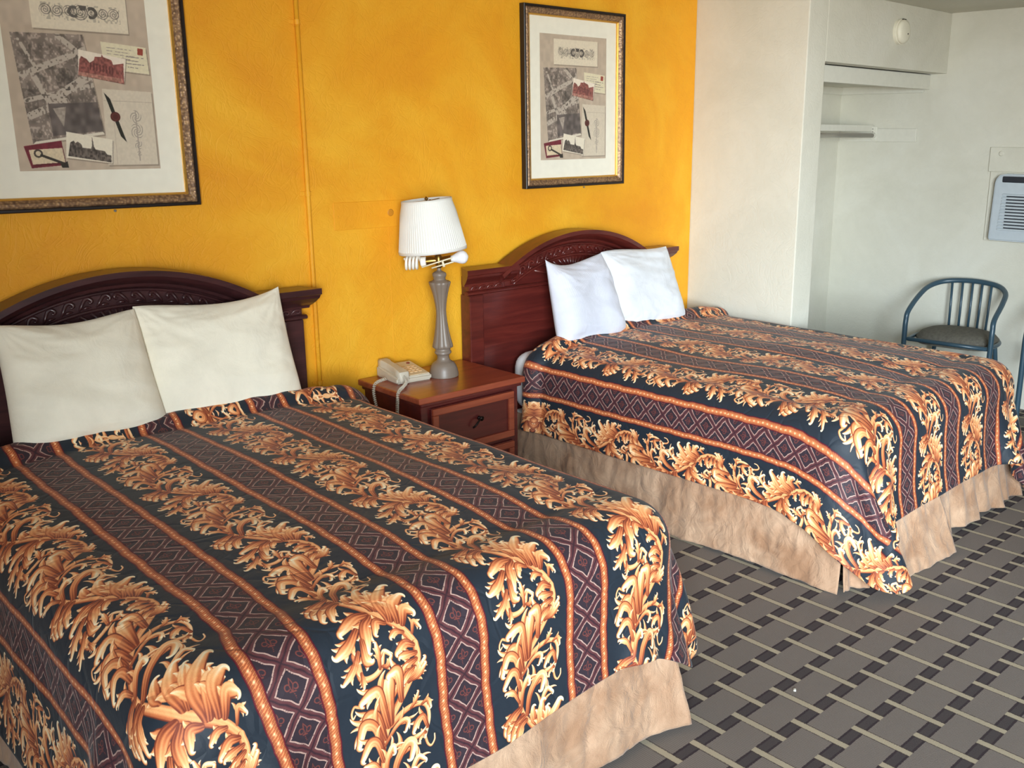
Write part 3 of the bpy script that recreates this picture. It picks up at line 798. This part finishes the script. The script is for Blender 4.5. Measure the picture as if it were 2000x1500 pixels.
def headboard(label, cx, wood, shift=0):
    t = empty('headboard', (cx, -.012, 0), label, 'headboard', 'arched wooden headboards')
    hw = .690
    cz, R0 = .252, .843
    a0 = math.asin((1.005-cz)/.928)
    arc = [(R0*math.cos(a), cz+R0*math.sin(a)) for a in np.linspace(PI-a0, a0, 45)]
    # panel with the arched top
    ol = [(-hw+.01, .12), (hw-.01, .12), (hw-.01, 1.0)]+[(x*1.04, cz+(z-cz)*1.04) for x, z in arc[::-1]]+[(-hw+.01, 1.0)]
    obj('back_panel', prism_xz(bmesh.new(), ol, 0, -.050), wood, t, sharp=30)
    for s in (-1, 1):
        xa, xb = sorted((s*.690, s*.607))
        obj('post', box(xa, xb, -.072, -.002, .0, .915, .006), wood, t)
        xa, xb = sorted((s*.688, s*.47))
        fz = obj('frieze_block', box(xa, xb, -.066, -.01, .934, .962, .003), wood, t)
        for k in range(4):
            x = s*(.515+.048*k)
            c = bmesh.new()
            half_tube(c, catmull([(x-.020, -.065, .940), (x-.008, -.069, .953), (x+.010, -.070, .956), (x+.019, -.069, .947), (x+.010, -.069, .942), (x+.002, -.068, .946)], 6), [.001+.0034*math.sin(PI*min(1, i/30*1.05))+.001 for i in range(31)])
            obj('carving', c, wood, fz, smooth=True)
    for s in (-1, 1):
        xs = sorted((s*hw, s*.43))
        obj('crown_moulding', sweep_xz([(xs[0], .960), (xs[1], .960)], CROWN, (.42*(s < 0), .42*(s > 0))), wood, t)
    obj('arch_moulding', sweep_xz(arc, ARCH), wood, t, smooth=True, sharp=28)
    obj('bead_moulding', sweep_xz([(-.704, .925), (.704, .925)], [(-.009, .05), (-.009, .072), (-.004, .080), (.004, .080), (.009, .072), (.009, .05)]), wood, t)
    # lunette: carved ring between two beads, then the sunburst
    def arcpts(r, y, zmin, k=40):
        am = math.asin(min(1, (zmin-cz)/r)); return [(r*math.cos(a), y, cz+r*math.sin(a)) for a in np.linspace(PI-am, am, k)]
    obj('outer_bead', half_tube(bmesh.new(), arcpts(.853, -.052, .975), .006), wood, t, smooth=True)
    obj('inner_bead', half_tube(bmesh.new(), arcpts(.797, -.050, .938), .007), wood, t, smooth=True)
    na, rc = 15, .826
    ring_a = math.asin((.955-cz)/rc)
    for k in range(na):
        a = PI-ring_a-(PI-2*ring_a)*(k+.5)/na
        s = 1 if a > PI/2 else -1
        def P(dr, da):
            r = rc+dr; return (r*math.cos(a+s*da), -.052-.005*(abs(dr) < .014), cz+r*math.sin(a+s*da))
        c = bmesh.new()
        half_tube(c, catmull([P(-.018, .030), P(-.004, .018), P(.014, -.002), P(.017, -.018), P(.008, -.028), P(.000, -.021), P(.005, -.014)], 5), [.0015+.0056*math.sin(PI*min(1, .08+i/33)) for i in range(31)])
        half_tube(c, catmull([P(-.016, .018), P(-.012, 0), P(-.015, -.022)], 5), [.001, .002, .0035, .0045, .005, .0052, .0048, .004, .003, .002, .001])
        obj('carving', c, wood, t, smooth=True)
    nr = 15
    for k in range(nr):
        th = PI*(.05+.90*(k+.5)/nr); ox, oz = 0, .925
        d = (math.cos(th), math.sin(th))
        bq = d[1]*(oz-cz); cc = (oz-cz)**2-.789**2
        tt = -bq+math.sqrt(bq*bq-cc)
        t0 = max(.045, .016/max(d[1], .05))
        if tt-t0 < .02: continue
        p0 = (ox+d[0]*t0, -.050, oz+d[1]*t0); p1 = (ox+d[0]*tt, -.050, oz+d[1]*tt)
        obj('sunburst_rib', half_tube(bmesh.new(), [p0, tuple((np.array(p0)+np.array(p1))/2), p1], [.003, .0055, .0075]), wood, t, smooth=True)
    return t
headboard('dark arched headboard with carved sunburst behind the cream pillows', 1.225, M_WOOD_A)
headboard('reddish arched headboard with carved sunburst behind the white pillows', 3.455, M_WOOD_B)

# ------------------------------------------------------------------ nightstand
ns = empty('nightstand', (2.485, -.235, 0), 'cherry wood nightstand with two drawers between the beds', 'nightstand')
obj('table_top', box(-.295, .276, -.240, .220, .578, .605, .008, 3), M_WOOD_N, ns)
obj('top_moulding', box(-.280, .266, -.224, .214, .560, .580, .006, 2), M_WOOD_ND, ns)
obj('case', box(-.268, .256, -.206, .210, .06, .562, .004), M_WOOD_ND, ns)
obj('plinth', box(-.280, .266, -.218, .212, 0, .07, .006), M_WOOD_ND, ns)
M_DARKM = plain('dark_bronze', (44, 36, 34), .35, .8)
for z0, z1 in ((.335, .548), (.090, .318)):
    dr = obj('drawer', box(-.225, .222, -.218, -.20, z0, z1, .004), M_WOOD_ND, ns)
    fr = bmesh.new()
    x0, x1, w = -.222, .219, .030
    for a in ((x0, x1, z1-w-.003, z1-.003), (x0, x1, z0+.003, z0+w+.003), (x0, x0+w, z0+w+.003, z1-w-.003), (x1-w, x1, z0+w+.003, z1-w-.003)):
        bx(fr, a[0], a[1], -.228, -.214, a[2], a[3], .004, 2)
    obj('drawer_frame', fr, M_WOOD_N, dr)
    kb = bmesh.new(); zc = (z0+z1)/2+.005
    tube(kb, [(.045-.02, -.216, zc+.012), (.045-.02, -.226, zc+.012)], [.010, .007], 12)
    tube(kb, catmull([(.045-.02, -.224, zc+.012), (.010, -.240, zc+.008), (-.012, -.240, zc-.012), (-.018, -.232, zc-.020)], 6), .0042, 8)
    tube(kb, [(.028, -.218, zc+.012), (.028, -.236, zc+.012)], [.005, .011], 12)
    obj('drawer_pull', kb, M_DARKM, dr, smooth=True)

# ------------------------------------------------------------------ table lamp
M_LAMP = plain('taupe_lamp_base', (124, 110, 98), .42)
M_BRASS = plain('aged_brass', (150, 118, 60), .3, 1.0)
M_IVORY = plain('ivory_plastic', (238, 228, 200), .4)
t = NT('white_lampshade'); t.set(Base_Color=srgb(230, 229, 224), Roughness=.8, Transmission_Weight=.0, Subsurface_Weight=.25, Subsurface_Radius=(.02, .02, .02)); M_SHADE = t.m
t = NT('frosted_bulb'); t.set(Base_Color=srgb(236, 236, 240), Roughness=.12, Subsurface_Weight=.3, Subsurface_Radius=(.02, .02, .02)); M_BULB = t.m
M_CFL = plain('fluorescent_tube_white', (246, 244, 236), .3)
LX, LY, LZ = 2.503, -.222, .6055
lamp = empty('table_lamp', (LX, LY, LZ), 'table lamp with a fluted taupe base and crooked white pleated shade', 'lamp')
lamp.rotation_euler = (0, R(-1.2), 0)
kz, kr = .000438, .000426
def prof(rows): return [(r*kr, (1385-y)*kz) for y, r in rows]
obj('base', lathe(bmesh.new(), prof([(1385, 146), (1380, 151), (1345, 150), (1335, 145), (1318, 143), (1300, 138), (1275, 128), (1252, 114), (1238, 96), (1228, 78), (1215, 66), (1190, 60), (1170, 62), (1158, 72), (1146, 86), (1132, 86), (1120, 76), (1108, 78), (1098, 74), (1088, 62)]), 40), M_LAMP, lamp, smooth=True, sharp=40)
flut = [(1090, 98), (1084, 107), (1060, 104), (1000, 88), (940, 76), (880, 66), (820, 58), (760, 53), (710, 52), (650, 58), (590, 68), (540, 79), (490, 93), (455, 106), (432, 112), (424, 108)]
obj('column', lathe(bmesh.new(), prof(flut), 64, lambda i, a: 1-.10*(1-abs(math.cos(a*4)))**1.6), M_LAMP, lamp, smooth=True)
obj('neck', lathe(bmesh.new(), prof([(426, 92), (415, 76), (404, 60), (392, 60), (378, 64), (366, 70), (350, 71), (338, 66), (328, 48), (320, 30), (312, 22), (268, 20)]), 32), M_LAMP, lamp, smooth=True, sharp=40)
CD = Vector((.713, -.701, 0))            # the sockets point sideways along this direction
zc = .512
sk = bmesh.new()
lathe(sk, [(.006, zc-.035), (.012, zc-.03), (.017, zc-.02), (.017, zc+.016), (.012, zc+.024), (.006, zc+.032), (.004, zc+.06)], 16)
for s, L in ((-1, .055), (1, .055)):
    tube(sk, [CD*s*.008+Vector((0, 0, zc)), CD*s*.03+Vector((0, 0, zc+.001*s)), CD*s*L+Vector((0, 0, zc+.004*s))], [.013, .017, .018], 16)
obj('socket_cluster', sk, M_BRASS, lamp, smooth=True, sharp=40)
def dirz(s, d, up): return CD*s*d+Vector((0, 0, zc+up))
bb = bmesh.new()
tube(bb, [dirz(1, .05, .004), dirz(1, .062, .006), dirz(1, .075, .009), dirz(1, .088, .011), dirz(1, .100, .013), dirz(1, .112, .014), dirz(1, .122, .0155), dirz(1, .128, .016)], [.013, .015, .020, .0262, .0295, .0275, .018, .004], 20)
obj('light_bulb', bb, M_BULB, lamp, smooth=True)
cf = bmesh.new()
tube(cf, [dirz(-1, .05, -.004), dirz(-1, .055, -.004), dirz(-1, .075, -.006), dirz(-1, .08, -.006)], [.014, .022, .022, .012], 18)
cfo = obj('fluorescent_bulb', cf, M_CFL, lamp, smooth=True, sharp=40)
cf = bmesh.new(); pts = []
Vv = Vector((.701, .713, 0))
for i in range(90):
    a = i/89*4.2*2*PI; d = .084+.062*i/89
    rr = .0275-.010*max(0, (i-78)/11)
    pts.append(dirz(-1, d, -.006-.06*(d-.084))+(Vv*math.cos(a)+Vector((0, 0, 1))*math.sin(a))*rr)
obj('spiral_tube', tube(cf, pts, .0058, 8), M_CFL, cfo, smooth=True)
tg = bmesh.new()
tube(tg, [dirz(-1, .070, -.026)-Vv*.022, dirz(1, .062, .014)-Vv*.022], .0032, 8)
obj('pull_rod', tg, M_IVORY, lamp, smooth=True)
tg = bmesh.new()
tube(tg, [dirz(-1, .028, -.030)-Vv*.022, dirz(1, .066, -.004)-Vv*.022], .0032, 8)
obj('pull_rod', tg, M_IVORY, lamp, smooth=True)
tg = bmesh.new(); tube(tg, [dirz(1, .018, .004)-Vv*.024, dirz(1, .026, -.024)-Vv*.024], [.004, .006], 8)
obj('switch_key', tg, M_IVORY, lamp, smooth=True)
hp = bmesh.new(); tube(hp, [(0, 0, zc+.03), (-.006, 0, zc+.07), (-.03, 0, zc+.26)], .0032, 8)
obj('harp_rod', hp, M_BRASS, lamp, smooth=True)
# pleated shade, leaning with its right side up
sh = bmesh.new(); seg = 240
def shade_r(a): return 1+.010*math.cos(a*80)
rings = []
for r, z in ((.1445, 0), (.1450, .012), (.1435, .0125), (.130, .09), (.118, .165), (.1065, .207), (.1075, .2075), (.1065, .219)):
    rings.append([sh.verts.new((r*math.cos(2*PI*k/seg)*(shade_r(2*PI*k/seg) if .0124 < z < .2072 else 1.006), r*math.sin(2*PI*k/seg)*(shade_r(2*PI*k/seg) if .0124 < z < .2072 else 1.006), z)) for k in range(seg)])
for i in range(len(rings)-1):
    for k in range(seg): sh.faces.new((rings[i][k], rings[i][(k+1) % seg], rings[i+1][(k+1) % seg], rings[i+1][k]))
so = obj('lampshade', sh, M_SHADE, lamp, smooth=True, sharp=60)
md = so.modifiers.new('thickness', 'SOLIDIFY'); md.thickness = .002
axis = Vector((.701, .713, 0))
so.location = (-.018, .012, .553)
so.rotation_mode = 'QUATERNION'
from mathutils import Quaternion
so.rotation_quaternion = Quaternion(axis, R(-4.6))
fn = bmesh.new(); lathe(fn, [(.002, 0), (.007, .003), (.008, .008), (.004, .014), (.001, .017)], 12)
fo = obj('finial', fn, M_BRASS, so, smooth=True); fo.location = (0, 0, .214)
spd = bmesh.new()
for k in range(3):
    a = k*2*PI/3+.4; tube(spd, [(0, 0, .212), (.106*math.cos(a), .106*math.sin(a), .212)], .0016, 6)
obj('spider', spd, M_BRASS, so)

# ------------------------------------------------------------------ telephone with its coiled cord
M_PHONE = plain('phone_beige', (196, 186, 168), .45)
M_PHONE2 = plain('phone_faceplate', (214, 196, 164), .5)
M_KEY = plain('phone_keys', (222, 186, 140), .5)
M_RED = plain('message_lamp_red', (120, 44, 36), .3)
ph = empty('telephone', (2.350, -.130, .6055), 'beige desk telephone with coiled cord on the nightstand beside the lamp', 'telephone', rotz=R(-6))
b = bmesh.new()
vs = [(-.082, -.098, 0), (.088, -.098, 0), (.088, .092, 0), (-.082, .092, 0), (-.082, -.098, .026), (.088, -.098, .026), (.088, .092, .050), (-.082, .092, .050)]
vv = [b.verts.new(p) for p in vs]
for f in ((3, 2, 1, 0), (4, 5, 6, 7), (0, 1, 5, 4), (1, 2, 6, 5), (2, 3, 7, 6), (3, 0, 4, 7)): b.faces.new([vv[i] for i in f])
bmesh.ops.bevel(b, geom=b.edges[:], offset=.007, segments=3, affect='EDGES')
obj('body', b, M_PHONE, ph, smooth=True, sharp=40)
def phz(y): return .026+(y+.098)/.19*.024
b = bmesh.new(); bx(b, -.012, .080, -.086, .082, -.001, .0022, .001, 1)
for v_ in b.verts: v_.co.z += phz(v_.co.y)
fp = obj('faceplate', b, M_PHONE2, ph)
for i in range(3):
    for j in range(4):
        b = bmesh.new(); bx(b, .004+.022*i, .018+.022*i, -.058+.022*j, -.044+.022*j, .0, .0052, .001, 1)
        for v_ in b.verts: v_.co.z += phz(v_.co.y)
        obj('key', b, M_KEY, fp)
b = bmesh.new(); lathe(b, [(.001, 0), (.008, 0), (.008, .004), (.005, .006), (.001, .0065)], 14)
o = obj('message_lamp', b, M_RED, ph, smooth=True); o.location = (.055, .055, phz(.055)+.001)
b = bmesh.new()
pr = [(-.108, .034, .018), (-.100, .052, .024), (-.065, .060, .024), (-.045, .062, .019), (.0, .068, .018), (.045, .072, .019), (.062, .076, .024), (.092, .076, .024), (.102, .064, .018)]
rows = [[b.verts.new((-.049+sx*hw_, y, zz)) for sx, zz in ((-1, z-.030), (-1, z-.006), (-.8, z), (.8, z), (1, z-.006), (1, z-.030))] for y, z, hw_ in pr]
for i in range(len(rows)-1):
    for k in range(6): b.faces.new((rows[i][k], rows[i][(k+1) % 6], rows[i+1][(k+1) % 6], rows[i+1][k]))
b.faces.new(rows[0][::-1]); b.faces.new(rows[-1])
hd = obj('handset', b, M_PHONE, ph, smooth=True, sharp=50)
# the cord leaves the handset, drops over the left edge and loops back up to the body
def coil(path, r, turns, rw):
    P = catmull(path, 30); n = len(P); out = []
    L = [0]
    for i in range(1, n): L.append(L[-1]+(P[i]-P[i-1]).length)
    N = int(turns*12)
    for k in range(N+1):
        s = L[-1]*k/N; i = min(max(1, next((j for j in range(n) if L[j] >= s), n-1)), n-1)
        f = (s-L[i-1])/max(1e-9, L[i]-L[i-1]); p = P[i-1].lerp(P[i], f); T = (P[i]-P[i-1]).normalized()
        A = T.orthogonal().normalized() if abs(T.x) > .99 else T.cross(Vector((1, 0, 0))).normalized(); B = T.cross(A)
        a = 2*PI*k/12; out.append(p+(A*math.cos(a)+B*math.sin(a))*r)
    return tube(bmesh.new(), out, rw, 6)
Ri = Matrix.Rotation(R(6), 3, 'Z')
def loc(p): return tuple(Ri @ (Vector(p)-Vector((2.350, -.130, .6055))))
obj('coiled_cord', coil([loc(p) for p in [(2.285, -.232, .640), (2.270, -.268, .625), (2.235, -.296, .617), (2.205, -.318, .614), (2.183, -.332, .600), (2.176, -.336, .56), (2.174, -.325, .49), (2.172, -.27, .445), (2.172, -.20, .49), (2.174, -.165, .57), (2.182, -.160, .606), (2.205, -.155, .618), (2.245, -.150, .622)]], .0058, 74, .0020), M_PHONE, ph, smooth=True)

# ------------------------------------------------------------------ framed pictures
t = NT('bronze_frame'); v = t.coord()
vo = t.n('ShaderNodeTexVoronoi', feature='SMOOTH_F1'); vo.inputs['Scale'].default_value = 110; t.l(v, vo.inputs['Vector'])
t.col(t.ramp(vo.outputs[0], [(.15, srgb(176, 142, 102)), (.45, srgb(134, 104, 78)), (.85, srgb(88, 66, 52))])); t.set(Roughness=.42, Metallic=.35)
t.bump(vo.outputs[0], .5, .004); M_BRONZE = t.m
M_BLACKF = plain('black_frame_edge', (30, 24, 24), .4)
M_GOLD = plain('gilt_lip', (226, 176, 84), .3, .7)
M_MAT = plain('picture_mat', (244, 242, 228), .85)
M_PRINT = image_mat('collage_paper', IMG_COLLAGE, .7).m
t = NT('picture_glass')
gl = t.n('ShaderNodeBsdfGlossy'); gl.inputs['Roughness'].default_value = .03; tr = t.n('ShaderNodeBsdfTransparent')
fr_ = t.n('ShaderNodeLayerWeight'); mx = t.n('ShaderNodeMixShader')
t.l(t.math('MULTIPLY_ADD', t.math('POWER', fr_.outputs['Facing'], 5), .6, .035), mx.inputs[0]); t.l(tr.outputs[0], mx.inputs[1]); t.l(gl.outputs[0], mx.inputs[2])
t.l(mx.outputs[0], t.t.nodes['Material Output'].inputs['Surface']); M_GLASS = t.m
M_SCREW = plain('screw_steel', (170, 166, 158), .35, .8)
def rails(parent, name, w, h, prof, m):
    """four mitred lengths; prof = (inset from the outer edge, depth)"""
    cor = [(-w/2, -h/2), (w/2, -h/2), (w/2, h/2), (-w/2, h/2)]; di = [(1, 1), (-1, 1), (-1, -1), (1, -1)]
    for i in range(4):
        j = (i+1) % 4; bm = bmesh.new()
        A = [bm.verts.new((cor[i][0]+di[i][0]*a, -d, cor[i][1]+di[i][1]*a)) for a, d in prof]
        B = [bm.verts.new((cor[j][0]+di[j][0]*a, -d, cor[j][1]+di[j][1]*a)) for a, d in prof]
        n = len(prof)
        for k in range(n): bm.faces.new((A[k], A[(k+1) % n], B[(k+1) % n], B[k]))
        bm.faces.new(A); bm.faces.new(B[::-1])
        obj(name, bm, m, parent)
def picture(label, cx, cz, tilt, w=.694, px=0):
    h = .846
    t = empty('framed_picture', (cx, -.004, cz), label, 'picture', 'framed collage prints')
    t.rotation_euler = (0, tilt, 0)
    rails(t, 'frame_edge', w, h, [(0, 0), (0, .030), (.003, .033), (.010, .033), (.013, .026), (.013, 0)], M_BLACKF)
    rails(t, 'frame_rail', w, h, [(.0125, .002), (.0125, .027), (.018, .031), (.028, .029), (.036, .022), (.040, .018), (.040, .002)], M_BRONZE)
    rails(t, 'gilt_lip', w, h, [(.0395, .004), (.0395, .019), (.043, .020), (.047, .015), (.047, .004)], M_GOLD)
    obj('mat_board', box(-w/2+.03, w/2-.03, -.006, -.002, -h/2+.03, h/2-.03), M_MAT, t)
    P = np.array([[[px-.229, -.0068, -.290], [px-.229, -.0068, .300]], [[px+.229, -.0068, -.290], [px+.229, -.0068, .300]]])
    uv = np.array([[[0, 0], [0, 1]], [[1, 0], [1, 1]]], float)
    mesh_obj('print', grid_mesh('print', P, uv), M_PRINT, t)
    obj('glass', box(-w/2+.044, w/2-.044, -.0125, -.0105, -h/2+.044, h/2-.044), M_GLASS, t)
    s = bmesh.new(); tube(s, [(.075, .003, -h/2-.009), (.075, -.004, -h/2-.009)], [.0035, .0045], 10)
    obj('screw', s, M_SCREW, t)
    return t
picture('bronze framed collage print above the cream pillows, cut off by the photo edge', 1.184, 1.809, 0, .748, .018)
picture('bronze framed collage print above the farther bed near the cream wall', 3.509, 1.812, R(-.45))

# ------------------------------------------------------------------ things on the orange wall
cd = empty('conduit', (2.010, 0, 0), 'thin orange painted conduit running up the orange wall', 'conduit')
obj('pipe', tube(bmesh.new(), [(0, -.010, .0), (0, -.010, 1.2), (.0, -.010, ZC)], .0095, 14), M_ORANGE, cd, smooth=True)
for z in (1.408, 2.06, .62):
    b = bmesh.new(); tube(b, [(0, -.010, z-.009), (0, -.010, z+.009)], .0118, 14); bx(b, -.030, -.008, -.004, 0, z-.008, z+.008, .001, 1); bx(b, .008, .022, -.004, 0, z-.008, z+.008, .001, 1)
    st = obj('strap', b, M_ORANGE, cd)
    b = bmesh.new(); tube(b, [(-.021, -.003, z), (-.021, -.0065, z)], .0045, 10); obj('screw', b, M_ORANGE, st)
pl = empty('wall_plate', (2.305, 0, 1.308), 'orange painted blank cover plate on the wall left of the lampshade', 'plate')
obj('plate', box(-.178, .178, -.004, 0, -.057, .057, .0015, 1), wall_mat('orange_plate_paint', (230, 150, 20), (236, 164, 26), (242, 180, 42), .25), pl)
for x in (-.160, .160):
    b = bmesh.new(); tube(b, [(x, -.003, 0), (x, -.0055, 0)], .005, 10); obj('screw', b, M_ORANGE, pl)
b = bmesh.new(); lathe(b, [(.001, .0), (.016, .0), (.013, .002), (.001, .0025)], 16)
o = obj('knockout', b, plain('olive_paint', (196, 132, 28), .6), pl); o.rotation_euler = (R(90), 0, 0); o.location = (.10, -.004, .004)
# ------------------------------------------------------------------ closet
M_CLOSET = plain('closet_white', (214, 212, 200), .5)
M_CHROME = plain('closet_rod_steel', (176, 172, 166), .28, .9)
us = empty('closet_shelf', (5.34, -.3, 1.93), 'boxed white upper shelf hanging below the closet header', 'shelf')
X0, X1 = 4.644-5.34, 6.038-5.34
obj('fascia_board', box(X0, X1, -.322, -.304, -.004, .085, .003, 1), M_CLOSET, us)
obj('shelf_board', box(X0, X1, -.304, .298, .025, .044, .002, 1), M_CLOSET, us)
obj('cleat', box(X1-.020, X1, -.29, .298, -.022, .025, .002, 1), M_CLOSET, us)
obj('cleat', box(X0, X1-.020, .280, .298, -.022, .025, .002, 1), M_CLOSET, us)
ls = empty('closet_shelf', (5.34, -.13, 1.69), 'narrow white closet shelf above the hanging rod', 'shelf')
obj('shelf_board', box(X0, X1, -.120, .128, 0, .019, .002, 1), M_CLOSET, ls)
obj('front_lip', box(X0, X1, -.128, -.120, -.020, .021, .002, 1), M_CLOSET, ls)
obj('cleat', box(X1-.018, X1, -.436, .128, -.085, -.001, .002, 1), M_CLOSET, ls)
obj('cleat', box(X0, X1-.018, .110, .128, -.085, -.001, .002, 1), M_CLOSET, ls)
b = bmesh.new(); bx(b, X1-.026, X1-.018, -.165, -.125, -.075, .012, .002, 1); tube(b, [(X1-.024, -.145, -.045), (X1-.045, -.145, -.045)], .019, 14)
bk = obj('bracket', b, M_CLOSET, ls)
for z in (-.004, -.022):
    b = bmesh.new(); tube(b, [(X1-.025, -.137, z), (X1-.029, -.137, z)], .0045, 8); obj('screw', b, M_SCREW, bk)
rod = tag(obj('closet_rod', tube(bmesh.new(), [(4.644, -.275, 1.645), (5.3, -.275, 1.645), (6.012, -.275, 1.645)], .0145, 16), M_CHROME, smooth=True), 'grey metal hanging rod below the narrow closet shelf', 'rod')
# ------------------------------------------------------------------ smoke detector
M_SMOKE = plain('detector_plastic', (224, 219, 200), .45)
sd = empty('smoke_detector', (5.392, -.725, 2.216), 'round white smoke detector on the wall above the closet', 'smoke detector')
b = bmesh.new(); lathe(b, [(.001, 0), (.068, 0), (.069, .004), (.069, .018), (.066, .020)], 40); o = obj('mounting_base', b, M_SMOKE, sd, smooth=True, sharp=40); o.rotation_euler = (R(90), 0, 0)
b = bmesh.new(); lathe(b, [(.060, .018), (.064, .021), (.065, .030), (.060, .040), (.045, .046), (.02, .048), (.001, .048)], 40); o = obj('cover', b, M_SMOKE, sd, smooth=True); o.rotation_euler = (R(90), 0, 0)
b = bmesh.new(); lathe(b, [(.001, 0), (.0045, 0), (.0045, .002), (.001, .0025)], 10); o = obj('test_button', b, M_DARKM, sd); o.rotation_euler = (R(90), 0, 0); o.location = (.018, -.0475, -.012)
b = bmesh.new(); bx(b, -.01, .022, -.030, -.018, .064, .069, .001, 1); obj('vent', b, M_DARKM, sd)

# ------------------------------------------------------------------ wall heater and cover plate
M_HEAT = plain('heater_grey', (188, 197, 204), .4)
M_DARK = plain('heater_dark', (42, 46, 54), .4)
cp = empty('cover_plate', (6.04, -1.36, 1.508), 'white painted cover plate with a round knob above the wall heater', 'plate')
obj('plate', box(-.012, 0, -.31, .31, -.073, .073, .003, 1), M_WHITE, cp)
b = bmesh.new(); lathe(b, [(.001, 0), (.014, 0), (.016, .004), (.012, .009), (.001, .010)], 18); o = obj('knob', b, M_WHITE, cp, smooth=True, sharp=40); o.rotation_euler = (0, R(-90), 0); o.location = (-.012, .238, .035)
ht = empty('wall_heater', (6.04, -1.43, 1.03), 'pale grey wall heater with black louvre slots, cut off by the photo edge', 'heater')
obj('mounting_plate', box(-.010, 0, -.34, .365, -.01, .405, .003, 1), M_WHITE, ht)
b = bmesh.new()
ol = [(-.31, 0), (.300, 0), (.312, .012), (.305, .34), (.298, .368), (.280, .388), (.25, .395), (-.25, .395), (-.28, .388), (-.31, .36)]
A_ = [b.verts.new((-.075, y, z)) for y, z in ol]; B_ = [b.verts.new((-.008, y*1.02, z*1.005)) for y, z in ol]
b.faces.new(A_); b.faces.new(B_[::-1])
for i in range(len(ol)): b.faces.new((A_[i], A_[(i+1) % len(ol)], B_[(i+1) % len(ol)], B_[i]))
bmesh.ops.bevel(b, geom=[e for e in b.edges if all(abs(v_.co.x+.075) < 1e-5 for v_ in e.verts)], offset=.008, segments=3, affect='EDGES')
obj('housing', b, M_HEAT, ht, smooth=True, sharp=40)
b = bmesh.new(); bx(b, -.079, -.060, -.28, .262, .345, .384, .010, 3); obj('control_recess', b, M_DARK, ht)
b = bmesh.new(); bx(b, -.0765, -.070, -.28, .225, .068, .275, .001, 1); gr = obj('grille_opening', b, M_DARK, ht)
for k in range(12):
    z = .066+.0186*k
    b = bmesh.new(); bx(b, -.083, -.072, -.285, .262-.0012*k, z, z+.0105, .002, 1)
    for v_ in b.verts:
        if v_.co.x < -.079: v_.co.z -= .002
    obj('louvre', b, M_HEAT, gr)

# ------------------------------------------------------------------ tub chairs of bent blue tube
M_BLUE = plain('blue_grey_enamel', (52, 76, 90), .32)
t = NT('taupe_upholstery'); v = t.coord(); t.col(t.ramp(t.noise(v, 60, 4), [(.3, srgb(84, 80, 72)), (.7, srgb(104, 100, 90))])); t.set(Roughness=.85); t.bump(t.noise(v, 300, 2), .3, .003); M_SEAT = t.m
def chair(label, loc, rz):
    """local frame: faces -x; hoop carries arms and back"""
    t = empty('tub_chair', loc, label, 'chair', 'blue tube chairs', rotz=rz)
    hw = .258
    half = [(-.205, hw, 0), (-.205, hw, .25), (-.205, hw, .45), (-.202, hw, .54), (-.178, hw-.003, .602), (-.035, hw-.008, .678), (.08, .228, .727), (.157, .15, .757)]
    hoop = [(x, -y, z) for x, y, z in half]+[(.187, 0, .767)]+half[::-1]
    obj('hoop_frame', tube(bmesh.new(), catmull(hoop, 8), .0155, 14), M_BLUE, t, smooth=True)
    for s in (-1, 1):
        obj('rear_leg', tube(bmesh.new(), catmull([(.205, s*.20, 0), (.17, s*.20, .2), (.14, s*.18, .43)], 6), .0135, 12), M_BLUE, t, smooth=True)
        obj('foot_cap', tube(bmesh.new(), [(-.20, s*.258, 0), (-.205, s*.258, .022)], .0175, 12), M_DARK, t)
    b = bmesh.new()
    ring = [(-.20, -.235, .428), (0, -.245, .428), (.13, -.18, .428), (.178, 0, .428), (.13, .18, .428), (0, .245, .428), (-.20, .235, .428)]
    obj('seat_rail', tube(b, catmull(ring, 8)+[Vector((-.20, .235, .428)), Vector((-.20, 0, .428)), Vector((-.20, -.235, .428))], .0125, 10), M_BLUE, t, smooth=True)
    for k in range(5):
        y = (k-2)*.060
        xt = .187-.030*(abs(y)/.15)**2; zt = .765-.010*(abs(y)/.15)**2
        obj('spindle', tube(bmesh.new(), [(.172-.040*(abs(y)/.19)**2, y*.94, .435), (.182-.03*(abs(y)/.15)**2, y*.97, .6), (xt, y, zt)], .0075, 10), M_BLUE, t, smooth=True)
    # cushion: rounded pad, higher towards the middle
    nr, na = 9, 48; b = bmesh.new(); rows = []
    for i in range(nr+4):
        f = min(1, i/nr); row = []
        for k in range(na):
            a = 2*PI*k/na; c, s_ = math.cos(a), math.sin(a)
            R_ = (abs(c)**3.2+abs(s_)**3.2)**(-1/3.2)
            x = .190*R_*c*f; y = .232*R_*s_*f
            if x > .0: x = x*(1-.10*abs(y)/.23)
            z = .442+.052*(1-f**3.5)**.6 if i <= nr else .442-.014*(i-nr)
            if i > nr: q = 1-.02*(i-nr-1); x *= q; y *= q
            row.append(b.verts.new((x, y, z)))
        rows.append(row)
    for i in range(len(rows)-1):
        for k in range(na):
            if i == 0 and True:
                pass
            b.faces.new((rows[i][k], rows[i][(k+1) % na], rows[i+1][(k+1) % na], rows[i+1][k]))
    bmesh.ops.remove_doubles(b, verts=b.verts[:], dist=.0005)
    obj('seat_cushion', b, M_SEAT, t, smooth=True)
    return t
chair('blue tube chair with a taupe seat by the wall beyond the farther bed', (5.80, -1.07, 0), R(6))
chair('second blue tube chair, only its front tube showing at the photo edge', (5.80, -1.80, 0), R(4))
# ------------------------------------------------------------------ a bit of litter on the carpet
b = bmesh.new(); bx(b, -.006, .006, -.004, .004, 0, .004, .001, 1)
o = tag(obj('paper_scrap', b, M_TRIM), 'tiny white paper scrap on the carpet near the nearer bed', 'paper scrap'); o.location = (2.327, -2.195, .0); o.rotation_euler = (0, 0, .6)
